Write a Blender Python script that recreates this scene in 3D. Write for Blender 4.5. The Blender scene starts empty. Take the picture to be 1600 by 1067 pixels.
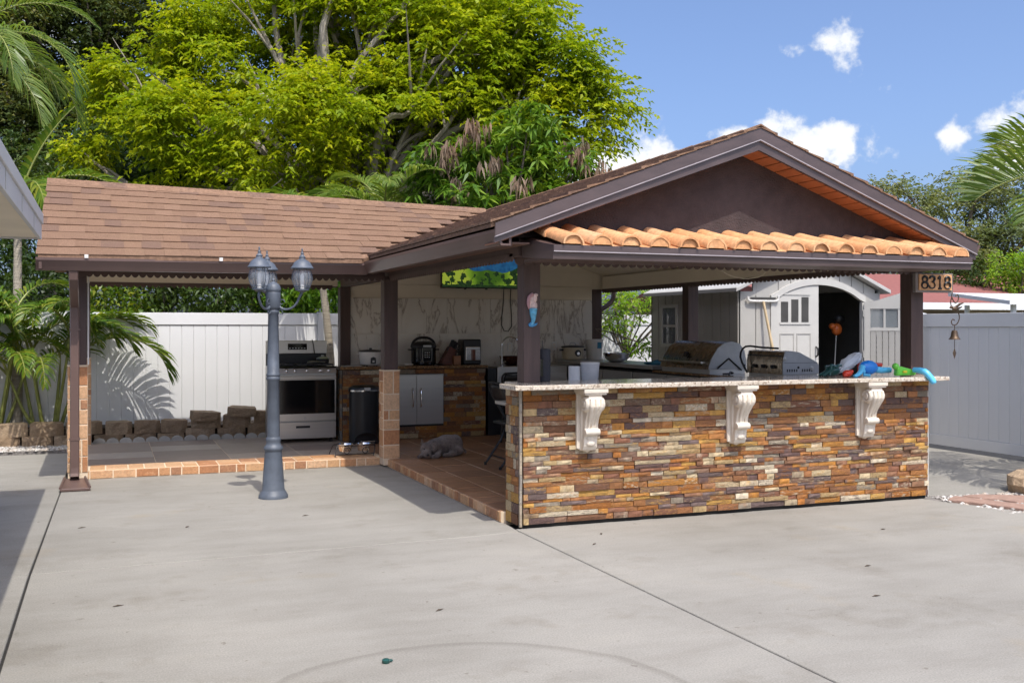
import bpy, math, random
import numpy as np
from mathutils import Vector, Matrix, noise as mnoise
random.seed(7); RNG = np.random.default_rng(11)
SC = bpy.context.scene; COL = SC.collection
R = math.radians
# ---------------------------------------------------------------- camera
cd = bpy.data.cameras.new('camera'); CAM = bpy.data.objects.new('camera', cd); COL.objects.link(CAM)
CAM.location = (0, 0, 1.48); CAM.rotation_euler = (R(90), 0, R(-21.3))
cd.sensor_width = 36; cd.lens = 36.45; cd.shift_y = -21.5/1600; cd.clip_end = 3000
SC.camera = CAM
# ---------------------------------------------------------------- sky, sun, exposure
SUN_EL = 60.0
SC.view_settings.view_transform = 'Standard'; SC.view_settings.look = 'None'
SC.view_settings.exposure = 0.95; SC.view_settings.gamma = 1
W = bpy.data.worlds.new('World'); SC.world = W; W.use_nodes = True
wt = W.node_tree; wn = wt.nodes; wl = wt.links
bg = wn['Background']; bg.inputs['Strength'].default_value = 0.145
sky = wn.new('ShaderNodeTexSky'); sky.sky_type = 'NISHITA'; sky.sun_disc = False
sky.sun_elevation = R(SUN_EL); sky.sun_rotation = R(180); sky.air_density = 0.62; sky.dust_density = 4.2; sky.ozone_density = 6.0
def ray(x, y):
    a = (x-800)/1620; c, s = math.cos(R(21.3)), math.sin(R(21.3))
    return Vector((a*c+s, -a*s+c, (512-y)/1620))
tcw = wn.new('ShaderNodeTexCoord')
dirn = wn.new('ShaderNodeVectorMath'); dirn.operation = 'NORMALIZE'; wl.new(tcw.outputs['Generated'], dirn.inputs[0])
nz = wn.new('ShaderNodeTexNoise'); nz.inputs['Scale'].default_value = 26; nz.inputs['Detail'].default_value = 7; nz.inputs['Roughness'].default_value = .58
wl.new(dirn.outputs[0], nz.inputs['Vector'])
def wmath(op, a, b=None):
    m = wn.new('ShaderNodeMath'); m.operation = op
    for i, q in enumerate((a, b)):
        if q is None: continue
        if isinstance(q, (int, float)): m.inputs[i].default_value = q
        else: wl.new(q, m.inputs[i])
    return m.outputs[0]
# cumulus heaps low round the whole sky: direction, half-width in radians, strength
heaps = [(ray(990, 268), .062, 1.35), (ray(1235, 245), .058, 1.35), (ray(1150, 225), .03, 1.1), (ray(1310, 78), .034, .30), (ray(1640, 215), .06, 1.3), (ray(1500, 218), .022, .5), (ray(60, 40), .05, .9), (ray(1360, 230), .03, .42), (ray(600, 240), .07, 1.0)]
for k in range(16):
    az = R(70 + k*17); heaps.append((Vector((math.sin(az), math.cos(az), .10+.13*((k*7) % 5)/5)), .05+.02*((k*3) % 4), 1.0))
dens = None
for c, r, st in heaps:
    c = c.normalized()
    sb = wn.new('ShaderNodeVectorMath'); sb.operation = 'SUBTRACT'; wl.new(dirn.outputs[0], sb.inputs[0]); sb.inputs[1].default_value = c
    ml = wn.new('ShaderNodeVectorMath'); ml.operation = 'MULTIPLY'; wl.new(sb.outputs[0], ml.inputs[0]); ml.inputs[1].default_value = (1/r, 1/r, 1.5/r)
    ln = wn.new('ShaderNodeVectorMath'); ln.operation = 'LENGTH'; wl.new(ml.outputs[0], ln.inputs[0])
    v = wmath('MULTIPLY', wmath('SUBTRACT', 1.25, ln.outputs['Value']), st)
    dens = v if dens is None else wmath('MAXIMUM', dens, v)
dens = wmath('ADD', dens, wmath('MULTIPLY', wmath('SUBTRACT', nz.outputs['Fac'], .5), 2.6))
mr = wn.new('ShaderNodeMapRange'); wl.new(dens, mr.inputs['Value']); mr.inputs['From Min'].default_value = .28; mr.inputs['From Max'].default_value = .75
mr.interpolation_type = 'SMOOTHSTEP'
mr2 = wn.new('ShaderNodeMapRange'); wl.new(dens, mr2.inputs['Value']); mr2.inputs['From Min'].default_value = .4; mr2.inputs['From Max'].default_value = 1.7
cmix = wn.new('ShaderNodeMix'); cmix.data_type = 'RGBA'; wl.new(mr2.outputs[0], cmix.inputs['Factor'])
cmix.inputs['A'].default_value = (3.2, 3.35, 3.6, 1); cmix.inputs['B'].default_value = (4.6, 4.6, 4.6, 1)
smix = wn.new('ShaderNodeMix'); smix.data_type = 'RGBA'; wl.new(mr.outputs[0], smix.inputs['Factor'])
wl.new(sky.outputs[0], smix.inputs['A']); wl.new(cmix.outputs['Result'], smix.inputs['B'])
wl.new(smix.outputs['Result'], bg.inputs['Color'])
sd = bpy.data.lights.new('sun', 'SUN'); sd.energy = 2.0; sd.angle = R(.5); sd.color = (1, .955, .88)
SUN = bpy.data.objects.new('sun', sd); COL.objects.link(SUN); SUN.location = (0, -10, 20)
SUN.rotation_euler = Vector((-.02, math.cos(R(SUN_EL)), -math.sin(R(SUN_EL)))).to_track_quat('-Z', 'Y').to_euler()
# ---------------------------------------------------------------- helpers
class MB:
    def __init__(s): s.v = []; s.f = []
    def add(s, vs, fs):
        n = len(s.v); s.v += [tuple(p) for p in vs]; s.f += [tuple(i+n for i in q) for q in fs]; return s
    def box(s, x0, x1, y0, y1, z0, z1, m=None):
        vs = [(x, y, z) for z in (z0, z1) for y in (y0, y1) for x in (x0, x1)]
        if m: vs = [m @ Vector(p) for p in vs]
        return s.add(vs, [(0, 2, 3, 1), (4, 5, 7, 6), (0, 1, 5, 4), (2, 6, 7, 3), (0, 4, 6, 2), (1, 3, 7, 5)])
    def cyl(s, p0, p1, r0, r1=None, n=12, caps=True):
        r1 = r0 if r1 is None else r1; p0 = Vector(p0); p1 = Vector(p1); d = (p1-p0).normalized()
        a = d.orthogonal().normalized(); b = d.cross(a)
        vs = [p+(a*math.cos(t)+b*math.sin(t))*r for p, r in ((p0, r0), (p1, r1)) for t in [2*math.pi*i/n for i in range(n)]]
        fs = [(i, (i+1) % n, n+(i+1) % n, n+i) for i in range(n)]
        if caps: fs += [tuple(range(n-1, -1, -1)), tuple(range(n, 2*n))]
        return s.add(vs, fs)
    def tube(s, pts, r, n=8, close=False):
        pts = [Vector(p) for p in pts]; rs = list(r) if isinstance(r, (list, tuple)) else [r]*len(pts); vs = []; fs = []; up = None
        if not close and 4 <= len(pts) <= 9:          # round the polyline off (Catmull-Rom)
            P, Q = [], []; m = len(pts)
            for i in range(m-1):
                a, b, c, d = pts[max(i-1, 0)], pts[i], pts[i+1], pts[min(i+2, m-1)]
                for k in range(3):
                    t = k/3; P.append(.5*(2*b+(c-a)*t+(2*a-5*b+4*c-d)*t*t+(3*b-a-3*c+d)*t**3)); Q.append(rs[i]+(rs[i+1]-rs[i])*t)
            pts = P+[pts[-1]]; rs = Q+[rs[-1]]
        L = len(pts)
        for i, p in enumerate(pts):
            if close: d = pts[(i+1) % L]-pts[i-1]
            else: d = pts[min(i+1, L-1)]-pts[max(i-1, 0)]
            d.normalize()
            if up is None: up = d.orthogonal().normalized()
            up = (up-d*up.dot(d)).normalized(); b = d.cross(up)
            vs += [p+(up*math.cos(2*math.pi*k/n)+b*math.sin(2*math.pi*k/n))*rs[i] for k in range(n)]
        for i in range(L if close else L-1):
            j = (i+1) % L
            fs += [(i*n+k, i*n+(k+1) % n, j*n+(k+1) % n, j*n+k) for k in range(n)]
        if not close: fs += [tuple(range(n-1, -1, -1)), tuple(range((L-1)*n, L*n))]
        return s.add(vs, fs)
    def lathe(s, prof, c=(0, 0, 0), n=20, axis='z', lobes=0, amp=0):
        vs = []; fs = []
        for r, h in prof:
            for k in range(n):
                t = 2*math.pi*k/n; q = r*(1+amp*math.cos(lobes*t)) if lobes else r
                p = (q*math.cos(t), q*math.sin(t), h)
                if axis == 'y': p = (p[0], p[2], p[1])
                if axis == 'x': p = (p[2], p[0], p[1])
                vs.append((p[0]+c[0], p[1]+c[1], p[2]+c[2]))
        for i in range(len(prof)-1):
            fs += [(i*n+k, i*n+(k+1) % n, (i+1)*n+(k+1) % n, (i+1)*n+k) for k in range(n)]
        fs += [tuple(range(n-1, -1, -1)), tuple(range((len(prof)-1)*n, len(prof)*n))]
        return s.add(vs, fs)
    def prism(s, poly, d0, d1, axis='y'):
        n = len(poly); vs = []
        for d in (d0, d1):
            for a, b in poly: vs.append({'y': (a, d, b), 'x': (d, a, b), 'z': (a, b, d)}[axis])
        return s.add(vs, [tuple(range(n-1, -1, -1)), tuple(range(n, 2*n))]+[(i, (i+1) % n, n+(i+1) % n, n+i) for i in range(n)])
    def ell(s, c, r, n=14, m=8, rot=None):
        vs = []; fs = []
        for j in range(m+1):
            ph = math.pi*j/m
            for k in range(n):
                t = 2*math.pi*k/n; p = Vector((r[0]*math.sin(ph)*math.cos(t), r[1]*math.sin(ph)*math.sin(t), r[2]*math.cos(ph)))
                if rot: p = rot @ p
                vs.append(p+Vector(c))
        for j in range(m): fs += [(j*n+k, (j+1)*n+k, (j+1)*n+(k+1) % n, j*n+(k+1) % n) for k in range(n)]
        return s.add(vs, fs)
    def cbox(s, x0, x1, y0, y1, z0, z1, c=.004, side='z'):
        """box whose exposed face (side: z = top, y = -y face, x = -x face) is chamfered"""
        if side == 'z':
            vs = [(x0, y0, z0), (x1, y0, z0), (x1, y1, z0), (x0, y1, z0), (x0, y0, z1-c), (x1, y0, z1-c), (x1, y1, z1-c), (x0, y1, z1-c), (x0+c, y0+c, z1), (x1-c, y0+c, z1), (x1-c, y1-c, z1), (x0+c, y1-c, z1)]
        elif side == 'y':
            vs = [(x0, y1, z0), (x1, y1, z0), (x1, y1, z1), (x0, y1, z1), (x0, y0+c, z0), (x1, y0+c, z0), (x1, y0+c, z1), (x0, y0+c, z1), (x0+c, y0, z0+c), (x1-c, y0, z0+c), (x1-c, y0, z1-c), (x0+c, y0, z1-c)]
        else:
            vs = [(x1, y0, z0), (x1, y1, z0), (x1, y1, z1), (x1, y0, z1), (x0+c, y0, z0), (x0+c, y1, z0), (x0+c, y1, z1), (x0+c, y0, z1), (x0, y0+c, z0+c), (x0, y1-c, z0+c), (x0, y1-c, z1-c), (x0, y0+c, z1-c)]
        fs = [(0, 3, 2, 1), (8, 9, 10, 11)]
        for i in range(4):
            j = (i+1) % 4; fs += [(i, j, 4+j, 4+i), (4+i, 4+j, 8+j, 8+i)]
        return s.add(vs, fs)
def world(o):
    return (world(o.parent) @ o.matrix_parent_inverse if o.parent else Matrix()) @ o.matrix_basis
def link(o, parent=None, local=False):
    COL.objects.link(o)
    if parent:
        o.parent = parent
        if not local: o.matrix_parent_inverse = world(parent).inverted()
    return o
def mesh(name, mb, m, smooth=False):
    me = bpy.data.meshes.new(name); me.from_pydata([tuple(p) for p in mb.v], [], mb.f)
    import bmesh
    bm = bmesh.new(); bm.from_mesh(me); bmesh.ops.recalc_face_normals(bm, faces=bm.faces); bm.to_mesh(me); bm.free()
    if smooth: me.shade_smooth()
    if m: me.materials.append(m)
    return me
def obj(name, mb, m, parent=None, smooth=False, bevel=0, local=False, kind=None):
    o = bpy.data.objects.new(name, mesh(name, mb, m, smooth)); link(o, parent, local)
    if bevel:
        b = o.modifiers.new('bevel', 'BEVEL'); b.width = bevel; b.segments = 2; b.limit_method = 'ANGLE'; b.angle_limit = R(40)
        if smooth: o.modifiers.new('wn', 'WEIGHTED_NORMAL')
    elif smooth:
        o.data.set_sharp_from_angle(angle=R(42))
    if kind: o['kind'] = kind
    return o
def tag(o, label, cat, group=None):
    o['label'] = label; o['category'] = cat
    if group: o['group'] = group
    return o
def thing(name, label, cat, loc=(0, 0, 0), rz=0, group=None):
    o = bpy.data.objects.new(name, None); o.empty_display_size = .1; COL.objects.link(o); o.location = loc; o.rotation_euler = (0, 0, rz)
    return tag(o, label, cat, group)
def copy_tree(o, parent=None):
    c = o.copy(); COL.objects.link(c); c.parent = parent
    for ch in list(o.children): copy_tree(ch, c)
    return c
def bl(*a, **k): return MB().box(*a, **k)
# ---------------------------------------------------------------- materials
def _new(name):
    m = bpy.data.materials.new(name); m.use_nodes = True; t = m.node_tree
    return m, t, t.nodes['Principled BSDF']
def _noise(t, scale, detail=4, rough=.55, vec=None, stretch=None):
    n = t.nodes.new('ShaderNodeTexNoise'); n.inputs['Scale'].default_value = scale; n.inputs['Detail'].default_value = detail; n.inputs['Roughness'].default_value = rough
    tc = t.nodes.new('ShaderNodeTexCoord'); src = tc.outputs['Object']
    if stretch:
        mp = t.nodes.new('ShaderNodeMapping'); mp.inputs['Scale'].default_value = stretch; t.links.new(src, mp.inputs['Vector']); src = mp.outputs[0]
    if vec is not None:
        ad = t.nodes.new('ShaderNodeVectorMath'); t.links.new(src, ad.inputs[0]); t.links.new(vec, ad.inputs[1]); src = ad.outputs[0]
    t.links.new(src, n.inputs['Vector']); return n.outputs['Fac']
def _ramp(t, src, stops, interp='LINEAR'):
    r = t.nodes.new('ShaderNodeValToRGB'); t.links.new(src, r.inputs['Fac']); r.color_ramp.interpolation = interp
    e = r.color_ramp.elements
    while len(e) < len(stops): e.new(.5)
    for i, (p, c) in enumerate(stops): e[i].position = p; e[i].color = (*c, 1) if len(c) == 3 else c
    return r.outputs['Color']
def _mix(t, f, a, b, blend='MIX'):
    m = t.nodes.new('ShaderNodeMix'); m.data_type = 'RGBA'; m.blend_type = blend
    for s, q in (('Factor', f), ('A', a), ('B', b)):
        if isinstance(q, (int, float)): m.inputs[s].default_value = q
        elif isinstance(q, tuple): m.inputs[s].default_value = (*q, 1) if len(q) == 3 else q
        else: t.links.new(q, m.inputs[s])
    return m.outputs['Result']
def _math(t, op, a, b=0.0):
    m = t.nodes.new('ShaderNodeMath'); m.operation = op
    for i, q in enumerate((a, b)):
        if isinstance(q, (int, float)): m.inputs[i].default_value = q
        else: t.links.new(q, m.inputs[i])
    return m.outputs[0]
def _bump(t, p, src, strength, dist=.01):
    b = t.nodes.new('ShaderNodeBump'); b.inputs['Strength'].default_value = strength; b.inputs['Distance'].default_value = dist
    t.links.new(src, b.inputs['Height']); t.links.new(b.outputs[0], p.inputs['Normal'])
def _rand(t):
    oi = t.nodes.new('ShaderNodeObjectInfo'); ge = t.nodes.new('ShaderNodeNewGeometry')
    return _math(t, 'FRACT', _math(t, 'ADD', oi.outputs['Random'], ge.outputs['Random Per Island']))
def sc(c, k): return tuple(max(0, q*k) for q in c)
def pm(name, col, rough=.6, metal=0, var=.18, scale=6, bump=0, bscale=80, bdist=.004, spec=.5, stretch=None, coat=0, rvar=0, emit=0):
    m, t, p = _new(name)
    c = _ramp(t, _noise(t, scale, 5, .6, stretch=stretch), [(.28, sc(col, 1-var)), (.72, sc(col, 1+var))])
    t.links.new(c, p.inputs['Base Color']); p.inputs['Roughness'].default_value = rough; p.inputs['Metallic'].default_value = metal
    p.inputs['Specular IOR Level'].default_value = spec; p.inputs['Coat Weight'].default_value = coat
    if rvar:
        rr = _ramp(t, _noise(t, scale*2.3, 5, .6), [(.3, (max(.02, rough-rvar),)*3), (.7, (rough+rvar,)*3)]); t.links.new(rr, p.inputs['Roughness'])
    if bump: _bump(t, p, _noise(t, bscale, 4, .6, stretch=stretch), bump, bdist)
    if emit: t.links.new(c, p.inputs['Emission Color']); p.inputs['Emission Strength'].default_value = emit
    return m
def palm(name, cols, rough=.7, mott=.5, scale=14, bump=.5, bscale=45, bdist=.006, stretch=None, spec=.4, second=.35):
    """each piece (object or loose island) takes its own colour out of a palette, then is mottled"""
    m, t, p = _new(name); r = _rand(t); n = len(cols)
    base = _ramp(t, r, [(i/n, c) for i, c in enumerate(cols)], 'CONSTANT')
    r2 = _math(t, 'FRACT', _math(t, 'ADD', _math(t, 'MULTIPLY', r, 7.31), .37))
    oth = _ramp(t, r2, [(i/n, c) for i, c in enumerate(cols)], 'CONSTANT')
    off = t.nodes.new('ShaderNodeCombineXYZ'); [t.links.new(_math(t, 'MULTIPLY', r, q_), off.inputs[i_]) for i_, q_ in enumerate((37., 23., 51.))]; off = off.outputs[0]
    nf = _noise(t, scale, 6, .65, vec=off, stretch=stretch)
    patch = _ramp(t, nf, [(.5, (0, 0, 0)), (.66, (second,)*3)])
    c = _mix(t, patch, base, oth)
    mo = _ramp(t, _noise(t, scale*2.7, 5, .7, vec=off, stretch=stretch), [(.25, (1-mott,)*3), (.75, (1+mott*.6,)*3)])
    c = _mix(t, 1.0, c, mo, 'MULTIPLY')
    t.links.new(c, p.inputs['Base Color']); p.inputs['Roughness'].default_value = rough; p.inputs['Specular IOR Level'].default_value = spec
    if bump: _bump(t, p, _noise(t, bscale, 5, .65, vec=off, stretch=stretch), bump, bdist)
    return m
def leafm(name, c1, c2, c3, trans=.35, rough=.45, big=.35):
    """leaf: per-leaf random hue, larger clump drift, light through the blade"""
    m, t, p = _new(name)
    ge = t.nodes.new('ShaderNodeNewGeometry')
    c = _ramp(t, ge.outputs['Random Per Island'], [(0, c1), (.55, c2), (1, c3)])
    dr = _ramp(t, _noise(t, big, 3, .5), [(.3, (.60, .74, .8)), (.7, (1.22, 1.12, 1.0))])
    c = _mix(t, 1.0, c, dr, 'MULTIPLY')
    t.links.new(c, p.inputs['Base Color']); p.inputs['Roughness'].default_value = rough; p.inputs['Specular IOR Level'].default_value = .35
    tr = t.nodes.new('ShaderNodeBsdfTranslucent'); t.links.new(_mix(t, 1.0, c, (1.25, 1.25, .6), 'MULTIPLY'), tr.inputs['Color'])
    mx = t.nodes.new('ShaderNodeMixShader'); mx.inputs[0].default_value = trans
    t.links.new(p.outputs[0], mx.inputs[1]); t.links.new(tr.outputs[0], mx.inputs[2])
    t.links.new(mx.outputs[0], t.nodes['Material Output'].inputs['Surface']); return m
def glassm(name, col=(.9, .95, .95), rough=.05, alpha=.25):
    m, t, p = _new(name); p.inputs['Base Color'].default_value = (*col, 1); p.inputs['Roughness'].default_value = rough
    p.inputs['Transmission Weight'].default_value = 0; p.inputs['Alpha'].default_value = alpha; p.inputs['Specular IOR Level'].default_value = .8
    return m
BROWN = (.095, .057, .047)
M = {}
M['brown'] = pm('brown_paint', BROWN, .5, var=.16, scale=3, bump=.15, bscale=50)
M['brownwood'] = pm('brown_painted_wood', (.080, .048, .040), .55, var=.25, scale=4, bump=.35, bscale=30, stretch=(6, 6, .6))
M['gutter'] = pm('brown_gutter_metal', (.125, .078, .066), .36, var=.14, scale=2.5, spec=.55)
M['fasciametal'] = pm('brown_fascia_wrap', (.085, .060, .057), .34, var=.22, scale=3, stretch=(1, 1, 3), spec=.6)
M['beadline'] = pm('bright_bead', (.36, .32, .33), .3, var=.2)
M['soffit'] = pm('brown_soffit', (.16, .085, .058), .5, var=.15)
M['gable_soffit'] = pm('rust_soffit', (.34, .13, .06), .5, var=.18)
M['stucco'] = pm('dark_brown_stucco', (.052, .035, .034), .75, var=.25, scale=9, bump=.9, bscale=70, bdist=.012)
M['cream'] = pm('cream_board', (.80, .71, .56), .6, var=.06, scale=2, bump=.05)
M['concrete_edge'] = pm('concrete_edge', (.42, .40, .36), .85, var=.2)
M['grout'] = pm('cream_grout', (.70, .56, .40), .85, var=.12, bump=.3)
M['dark'] = pm('dark_joint', (.03, .028, .025), .9)
M['white_vinyl'] = pm('white_vinyl', (.70, .70, .69), .4, var=.045, scale=1.2)
M['steel'] = pm('brushed_steel', (.56, .53, .49), .30, 1, var=.05, scale=2, stretch=(.4, .4, 14))
M['steel_dull'] = pm('dull_steel', (.48, .47, .45), .42, .9, var=.06, scale=3)
M['chrome'] = pm('chrome', (.75, .75, .75), .12, 1, var=.05)
M['black'] = pm('black_plastic', (.012, .012, .013), .38, var=.2)
M['blackgloss'] = pm('black_gloss', (.008, .008, .009), .07, var=.1, spec=.6)
M['blackmetal'] = pm('black_powder_coat', (.02, .02, .021), .45, var=.2)
M['lamp_iron'] = pm('grey_cast_iron', (.085, .10, .125), .5, var=.22, scale=9, bump=.25, bscale=60)
M['ivory'] = pm('ivory_plaster', (.70, .62, .51), .55, var=.08, scale=9, bump=.25, bscale=40)
M['white_plastic'] = pm('white_plastic', (.72, .70, .66), .4, var=.04)
M['shade_glass'] = glassm('clear_lantern_glass', (.55, .60, .65), .06, .22)
M['window_glass'] = glassm('window_glass', (.25, .28, .30), .05, .55)
SLATE = [(.36, .135, .028), (.20, .092, .045), (.46, .20, .04), (.135, .08, .068), (.54, .42, .25), (.30, .13, .045), (.16, .11, .095), (.52, .29, .07), (.62, .52, .37), (.27, .22, .16), (.34, .145, .055), (.23, .10, .055), (.46, .32, .15), (.29, .15, .08), (.40, .17, .05), (.21, .12, .075)]
M['slate'] = palm('split_face_slate', SLATE, .7, .62, 4.5, .9, 22, .010, stretch=(1, 1, .6), second=.8)
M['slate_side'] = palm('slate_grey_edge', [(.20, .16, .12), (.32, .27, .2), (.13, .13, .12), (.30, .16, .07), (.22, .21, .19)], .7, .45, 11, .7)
M['patch'] = palm('orange_patchwork_tile', [(.52, .27, .13), (.60, .36, .20), (.44, .20, .09), (.56, .33, .17), (.62, .40, .24), (.38, .19, .10)], .6, .35, 16, .4, 50, .004, second=.5)
M['floor_brown'] = palm('brown_slate_tile', [(.36, .19, .10), (.33, .17, .09), (.40, .215, .12), (.31, .165, .095)], .42, .4, 6, .5, 16, .006, stretch=(1, 2.6, 1), second=.4)
M['floor_grey'] = palm('grey_wood_tile', [(.44, .36, .29), (.36, .285, .23), (.50, .42, .345), (.31, .235, .19)], .5, .3, 5, .3, 20, .003, stretch=(.6, 6, 1), second=.3)
M['shingle'] = palm('brown_shingle', [(.25, .152, .10), (.235, .143, .094), (.26, .16, .106), (.24, .147, .097), (.25, .154, .10), (.20, .125, .09), (.238, .145, .095), (.255, .155, .10)], .92, .5, 9, .9, 60, .006, second=.1, spec=.1)
M['terracotta'] = palm('terracotta', [(.66, .33, .145), (.70, .38, .18), (.62, .30, .13), (.68, .39, .20)], .8, .38, 11, .5, 60, .005, second=.5)
M['block'] = palm('tan_split_block', [(.48, .345, .22), (.44, .31, .195), (.41, .29, .185), (.52, .38, .25)], .9, .4, 5, 1, 35, .02)
M['granite_dark'] = None
# ---------------------------------------------------------------- special materials
def concrete():
    m, t, p = _new('broom_concrete')
    a = _ramp(t, _noise(t, .55, 6, .62), [(.3, (.245, .230, .20)), (.52, (.288, .272, .24)), (.74, (.325, .305, .268))])
    b = _ramp(t, _noise(t, 3.2, 6, .7, stretch=(.35, 1, 1)), [(.25, (.84, .83, .82)), (.55, (1, 1, 1)), (.8, (1.07, 1.06, 1.04))])
    c = _mix(t, 1.0, a, b, 'MULTIPLY')
    g = _ramp(t, _noise(t, 110, 4, .75), [(.3, (.74, .74, .74)), (.7, (1.22, 1.22, 1.22))]); c = _mix(t, 1.0, c, g, 'MULTIPLY')
    st = _ramp(t, _noise(t, 1.3, 4, .75), [(.55, (1, 1, 1)), (.78, (.78, .75, .71))]); c = _mix(t, 1.0, c, st, 'MULTIPLY')
    sp = _ramp(t, _noise(t, 17, 2, .5), [(.71, (1, 1, 1)), (.75, (.72, .69, .66))]); c = _mix(t, 1.0, c, sp, 'MULTIPLY')
    oil = _ramp(t, _noise(t, 5.5, 3, .6), [(.70, (1, 1, 1)), (.78, (.74, .72, .70))]); c = _mix(t, 1.0, c, oil, 'MULTIPLY')
    rust = _ramp(t, _noise(t, .9, 5, .6), [(.62, (1, 1, 1)), (.76, (1.03, .95, .84))]); c = _mix(t, 1.0, c, rust, 'MULTIPLY')
    # old round planter mark, worn into the slab
    tc = t.nodes.new('ShaderNodeTexCoord'); sb = t.nodes.new('ShaderNodeVectorMath'); sb.operation = 'SUBTRACT'; t.links.new(tc.outputs['Object'], sb.inputs[0]); sb.inputs[1].default_value = (1.32, 3.72, 0)
    ln = t.nodes.new('ShaderNodeVectorMath'); ln.operation = 'LENGTH'; t.links.new(sb.outputs[0], ln.inputs[0])
    d = _math(t, 'ADD', ln.outputs['Value'], _math(t, 'MULTIPLY', _noise(t, 2.2, 3, .5), .10))
    ring = _ramp(t, d, [(.925, (1, 1, 1)), (.975, (.80, .79, .78)), (.99, (.86, .85, .84)), (1.0, (1, 1, 1))])
    c = _mix(t, 1.0, c, ring, 'MULTIPLY')
    t.links.new(c, p.inputs['Base Color']); p.inputs['Roughness'].default_value = .88; p.inputs['Specular IOR Level'].default_value = .25
    _bump(t, p, _noise(t, 90, 5, .7), .35, .004); return m
M['concrete'] = concrete()
M['soil'] = pm('soil', (.09, .065, .045), .95, var=.4, scale=12, bump=1, bscale=30, bdist=.02)
M['ground'] = pm('yard_ground', (.10, .10, .055), .95, var=.35, scale=2, bump=.6, bscale=12)
def granite(name, base, dark, light, gold):
    m, t, p = _new(name)
    v = t.nodes.new('ShaderNodeTexVoronoi'); v.inputs['Scale'].default_value = 75
    tc = t.nodes.new('ShaderNodeTexCoord'); t.links.new(tc.outputs['Object'], v.inputs['Vector'])
    sep = t.nodes.new('ShaderNodeSeparateColor'); t.links.new(v.outputs['Color'], sep.inputs[0])
    c = _ramp(t, sep.outputs[0], [(0, dark), (.16, base), (.5, gold), (.62, base), (.85, light)], 'CONSTANT')
    c = _mix(t, .35, c, _ramp(t, _noise(t, 30, 5), [(.3, sc(base, .7)), (.7, sc(base, 1.3))]))
    t.links.new(c, p.inputs['Base Color']); p.inputs['Roughness'].default_value = .12; p.inputs['Specular IOR Level'].default_value = .6; return m
M['granite_dark'] = granite('brown_granite', (.20, .11, .05), (.02, .015, .012), (.36, .25, .14), (.28, .15, .06))
M['granite_cream'] = granite('cream_granite', (.58, .50, .40), (.20, .13, .09), (.72, .66, .57), (.52, .42, .31))
def marble():
    m, t, p = _new('veined_marble')
    r = _rand(t); tc = t.nodes.new('ShaderNodeTexCoord'); cb = t.nodes.new('ShaderNodeCombineXYZ'); t.links.new(_math(t, 'MULTIPLY', r, 9.0), cb.inputs[0]); t.links.new(_math(t, 'MULTIPLY', r, 5.0), cb.inputs[2])
    ad = t.nodes.new('ShaderNodeVectorMath'); t.links.new(tc.outputs['Object'], ad.inputs[0]); t.links.new(cb.outputs[0], ad.inputs[1])
    mp = t.nodes.new('ShaderNodeMapping'); mp.inputs['Rotation'].default_value = (0, R(-38), 0); mp.inputs['Scale'].default_value = (1.9, 1, .7); t.links.new(ad.outputs[0], mp.inputs['Vector'])
    n = t.nodes.new('ShaderNodeTexNoise'); n.inputs['Scale'].default_value = 1.5; n.inputs['Detail'].default_value = 7; n.inputs['Roughness'].default_value = .6; n.inputs['Distortion'].default_value = .9; t.links.new(mp.outputs[0], n.inputs['Vector'])
    d = _math(t, 'ABSOLUTE', _math(t, 'SUBTRACT', n.outputs['Fac'], .5))
    vein = _ramp(t, d, [(0, (.34, .28, .22)), (.007, (.52, .46, .39)), (.03, (.75, .70, .62)), (.2, (.80, .76, .69))])
    t.links.new(vein, p.inputs['Base Color']); p.inputs['Roughness'].default_value = .16; return m
M['marble'] = marble()
# ---------------------------------------------------------------- ground
g = obj('ground', bl(-400, 400, -300, 700, -.40, -.06), M['ground'], kind='structure')
patio = bpy.data.objects.new('patio', None); COL.objects.link(patio); patio['kind'] = 'structure'
obj('slab_bed', bl(-14, 14, -6, 14.6, -.055, -.02), M['dark'], patio)
J = .007
def slab(poly, top=0.0):
    b = MB(); n = len(poly); cx = sum(p[0] for p in poly)/n; cy = sum(p[1] for p in poly)/n
    ins = []
    for x, y in poly:
        L = math.hypot(x-cx, y-cy); ins.append((x-(x-cx)/L*.006, y-(y-cy)/L*.006))
    vs = [(x, y, -.05) for x, y in poly]+[(x, y, top-.005) for x, y in poly]+[(x, y, top) for x, y in ins]
    fs = [tuple(range(2*n, 3*n))]
    for i in range(n):
        j = (i+1) % n; fs += [(i, j, n+j, n+i), (n+i, n+j, 2*n+j, 2*n+i)]
    b.add(vs, fs); return obj('concrete_slab', b, M['concrete'], patio)
slab([(-14, -6), (-.437-J, -6), (-.437-J, 6.83-J*.8), (-14, 6.5)])
slab([(-14, 6.5+J), (-.437-J, 6.83+J*.8), (-.39-J, 10.53), (-.385-J, 13.32), (-14, 13.4)])
slab([(-.437+J, -6), (2.95-J, -6), (2.79-J, 6.995), (2.3, 6.953-J*.7), (-.437+J, 6.855-J*.7)])
slab([(-.437+J, 6.855+J*.7), (2.3, 6.953+J*.7), (2.79-J, 6.995+J*.4), (2.80, 7.2), (2.80, 11.0), (-.385, 11.0)])
slab([(2.95+J, -6), (14, -6), (14, 4.2), (7.0, 5.95), (6.60, 6.95), (6.58, 7.1), (2.79+J, 7.1), (2.79+J, 6.995)])
slab([(6.66, 7.25), (7.2, 7.15), (7.7, 7.0), (8.2, 6.6), (9.5, 6.3), (9.5, 14.5), (6.66, 14.5)], -.004)
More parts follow.
